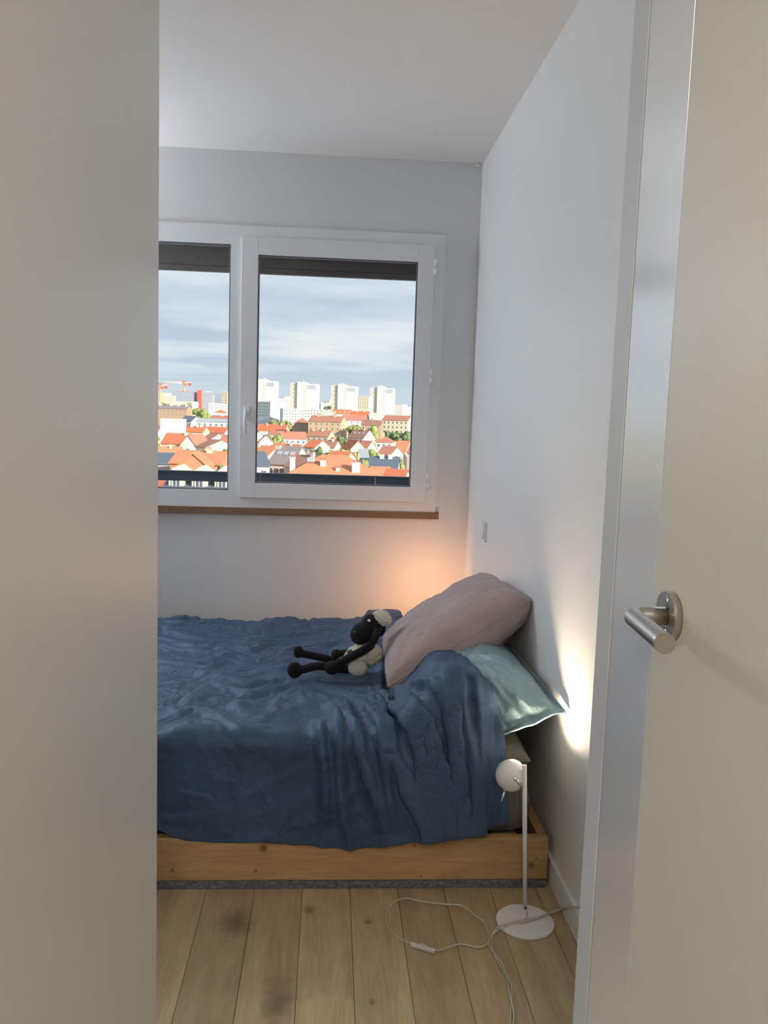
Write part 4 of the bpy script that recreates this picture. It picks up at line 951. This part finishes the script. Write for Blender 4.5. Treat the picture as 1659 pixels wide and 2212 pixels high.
# trees
M['leafA'] = mat('foliage_fresh', (.30, .36, .12), .9, vary=(1.2, (.46, .50, .22), .2)); M['leafB'] = mat('foliage_olive', (.32, .35, .16), .9, vary=(1.2, (.50, .48, .25), .2)); M['leafC'] = mat('foliage_dark', (.14, .21, .11), .9, vary=(1.2, (.26, .33, .16), .2))
M['bark'] = mat('bark', (.16, .11, .07), .9)
trng = random.Random(11)
_tm = {}
def tree_mesh(kind):
    if kind not in _tm:
        rg = random.Random(kind); bm = bmesh.new()
        lobes = [Vector((rg.uniform(-.62, .62), rg.uniform(-.55, .55), rg.uniform(.05, .8))) for _ in range(9)]+[Vector((0, 0, .5))]
        for c in lobes:
            r_ = rg.uniform(.26, .42)
            for _ in range(150):
                v = Vector((rg.gauss(0, 1), rg.gauss(0, 1), rg.gauss(0, 1))).normalized()*r_*rg.uniform(.75, 1.08); p = c+v
                if p.z < -.15: continue
                a = Vector((rg.gauss(0, 1), rg.gauss(0, 1), rg.gauss(0, 1))).normalized()*.075; b = v.cross(a).normalized()*.06
                f = [bm.verts.new(p+q) for q in (a, b, -a, -b)]; bm.faces.new(f)
            ball(bm, c, r_*.86, 2, disp=.4, ds=3, seed=kind)
        me = D_.meshes.new('foliage'); bm.to_mesh(me); bm.free(); _tm[kind] = me
    return _tm[kind]
def tree(label, px0, px1, yt, yb, d, m='leafA', group=None):
    dq = clear_d(px0+2, px1-2, d, (px1-px0)*d/F_PX*.8)
    if dq is None and group: return
    d = dq or d
    k = d/F_PX; c = at((px0+px1)/2, 900, y=d); w = (px1-px0)*k*1.3; zt = 1.32-(yt-yh(px0))*k; 
    o = tag(empty('tree', (c.x, d, GZ), trng.uniform(0, 6)), label, 'tree', group)
    H_ = zt-GZ; h_ = max((yb-yt)*k, w*.7, 2.5); h_ = min(h_, H_*.92)
    kind = trng.randrange(4)+(10 if m == 'leafB' else 20 if m == 'leafC' else 0)
    me = tree_mesh(kind)
    f = D_.objects.new('foliage', me); COL.objects.link(f); f.parent = o
    if not me.materials: me.materials.append(M[m])
    f.scale = (w/2, w/2, h_/1.25); f.location = (0, 0, H_-h_+.02)
    bm = bmesh.new(); cyl(bm, (0, 0, 0), (0, 0, H_-h_*.5), .22, .12, n=8); link('trunk', bm, M['bark'], o)
T = tree
T('round light green tree by the left edge of the right pane', 570, 613, 929, 966, 330)
T('olive tree above the round light green one', 568, 604, 901, 922, 640, 'leafB')
T('pale olive bushy tree left of the brown hipped house', 604, 642, 901, 932, 560, 'leafB')
T('dark tree in front of the white house with skylights', 727, 754, 936, 963, 350, 'leafC')
T('small dark tree beside the grey-brown roof', 676, 700, 962, 987, 195, 'leafC')
T('wide low olive hedge tree in the middle of the view', 708, 768, 961, 982, 215, 'leafB')
T('fresh green tree right of the ochre block', 750, 778, 912, 932, 520)
T('light green tree in front of the brick house', 789, 822, 916, 940, 470)
T('low dark tree row left of the sash edge', 842, 868, 927, 938, 440, 'leafC')
T('low dark tree at the right sash edge', 864, 890, 927, 940, 430, 'leafC')
T('small conifer beside the corrugated shed', 832, 842, 928, 944, 380, 'leafC')
T('slim yellow-green tree beside the blue workshop', 785, 799, 985, 1006, 150, 'leafB')
T('shrub before the right red houses', 842, 876, 980, 992, 190, 'leafB')
T('tree at the far left skyline', 348, 370, 866, 878, 900, 'leafB')
T('olive tree over the white low building', 391, 416, 868, 890, 700, 'leafB')
T('green tree next to the olive tree in the left pane', 414, 434, 876, 892, 680)
T('broad green tree beneath the pale long building', 426, 457, 881, 905, 520)
T('shrubby tree below the double-gabled house', 441, 468, 962, 980, 215, 'leafB')
T('bush before the orange brick house', 370, 390, 997, 1012, 118, 'leafA')
T('bush right of the orange brick house', 470, 500, 997, 1020, 118, 'leafB')
T('tree seen below the rail at the mullion', 456, 500, 1038, 1062, 88, 'leafB')
T('small dark tree over the second tower roofs', 700, 716, 874, 884, 900, 'leafC')
T('bush at the foot of the pink-brown house', 706, 728, 951, 962, 330, 'leafC')
T('tree between the red cottages on the right', 800, 824, 968, 980, 230, 'leafA')
T('green shrub beside the cream cottage', 482, 500, 962, 974, 220)
# filler houses and trees peeping between the others
fr_ = random.Random(5)
LM = [(357, 1000, 'dark slate roof at left'), (425, 995, 'orange brick house'), (380, 950, 'cream house with red roof'), (416, 950, 'white double-gabled house'), (460, 960, 'pale yellow house'), (465, 908, 'long blue-white building'),
      (368, 880, 'brown brick tenement'), (435, 860, 'red stair tower'), (480, 1040, 'left end of the guard rail'), (400, 925, 'red villa with white chimneys'), (720, 1000, 'large orange-red roof'), (620, 985, 'grey-brown tiled roof'), (590, 945, 'round light green tree'),
      (630, 940, 'row house with pale blue walls'), (705, 920, 'long ochre apartment block'), (690, 960, 'white gabled house under the ochre block'), (765, 960, 'cream gabled house'), (780, 940, 'white house with three skylights'), (833, 950, 'pyramid-roofed house'),
      (845, 975, 'red roofed house at the right'), (835, 1000, 'dark slate roof at right'), (858, 915, 'half brick building at right'), (800, 915, 'red-brown brick house'), (735, 890, 'red roof with dormers'), (660, 888, 'white office building'), (820, 890, 'long flat white building'), (575, 880, 'blue-shaded slab block'), (565, 955, 'white gable by the left sash edge')]
WN = dict(white='white', cream='cream', pink='pinkish', tile='bright red', tileb='brown-red', ltile='orange', tiled='dark brown', slate='slate')
used = set()
def rel_label(what, px, py):
    for a_, b_, n_ in sorted(LM, key=lambda q: (q[0]-px)**2+((q[1]-py)*1.3)**2):
        dx_, dy_ = px-a_, py-b_
        r_ = ('right of' if dx_ > 0 else 'left of') if abs(dx_) > abs(dy_) else ('below' if dy_ > 0 else 'just above')
        for alt in (r_, 'close '+r_.replace('just ', '')):
            l_ = f'{what} {alt} the {n_}'
            if l_ not in used and len(l_.split()) <= 16: used.add(l_); return l_
for d in (170, 215, 260, 320, 390, 470, 560, 680, 820, 980):
    px = 300+fr_.uniform(0, 30)
    while px < 960:
        wpx = fr_.uniform(9, 14)*F_PX/d
        ok_ = (px+wpx > 343 and px < 500) or (px+wpx > 556 and px < 888)
        kind_ = fr_.random(); w_, r_ = fr_.choice(('white', 'cream', 'white', 'pink')), fr_.choice(('tile', 'tileb', 'ltile', 'tiled', 'slate'))
        g_ = fr_.choice(('side', 'side', 'gable')); yw_ = fr_.choice((-35, -20, 15)); lf = fr_.choice(('leafA', 'leafB', 'leafC')); Hr = fr_.uniform(7.2, 8.4)
        if ok_ and not any(a-6 < px+wpx/2 < b+6 and abs(dd_-d) < d*.12 for a, b, dd_ in spans):
            k = F_PX/d; yr = yh(px)+(16-Hr)*k; ye = yr+2.3*k
            if kind_ < .60:
                H(rel_label(f'small {WN[w_]} house with {WN[r_]} roof', px+wpx/2, yr), px, px+wpx, ye, yr, g_, yw_, 8, w_, r_, d=d, wins=(3, 1), ch=((fr_.uniform(-.35, .35), .6, .7, fr_.choice(('white', 'ochre'))),), group='small houses filling the town', fill=True)
            else:
                T(rel_label(dict(leafA='fresh green', leafB='olive', leafC='dark green')[lf]+' small tree', px+wpx/2, yr), px, px+wpx*.8, yr+.4*k, yr+5*k, d, lf, group='small trees among the houses')
        px += wpx*1.25
for i_ in range(26):
    px = (345+i_*17 if i_ < 9 else 560+(i_-9)*19.5); d = fr_.uniform(1350, 1900); wq = fr_.uniform(11, 20); yt_ = yh(px)-fr_.uniform(24, 38); c1_, nm_ = fr_.choice((('white', 'white'), ('cream', 'cream'), ('paleblue', 'pale blue'), ('pink', 'pinkish')))
    H(rel_label(f'{nm_} block on the skyline', px+wq/2, yt_), px, px+wq, yt_+6, yt_, 'flat', fr_.choice((-25, -10, 12)), 18, c1_, 'concrete', d=d, group='pale blocks along the skyline', name='distant_block', cat='building', fill=True)
# ground
bm = bmesh.new(); box(bm, -1500, 1500, 30, 5000, GZ-2, GZ)
tag(link('town_ground', bm, mat('town_ground_mat', (.42, .38, .32), .95, vary=(.03, (.25, .30, .16), .12))), 'streets and gardens between the houses', 'ground', kind='structure')
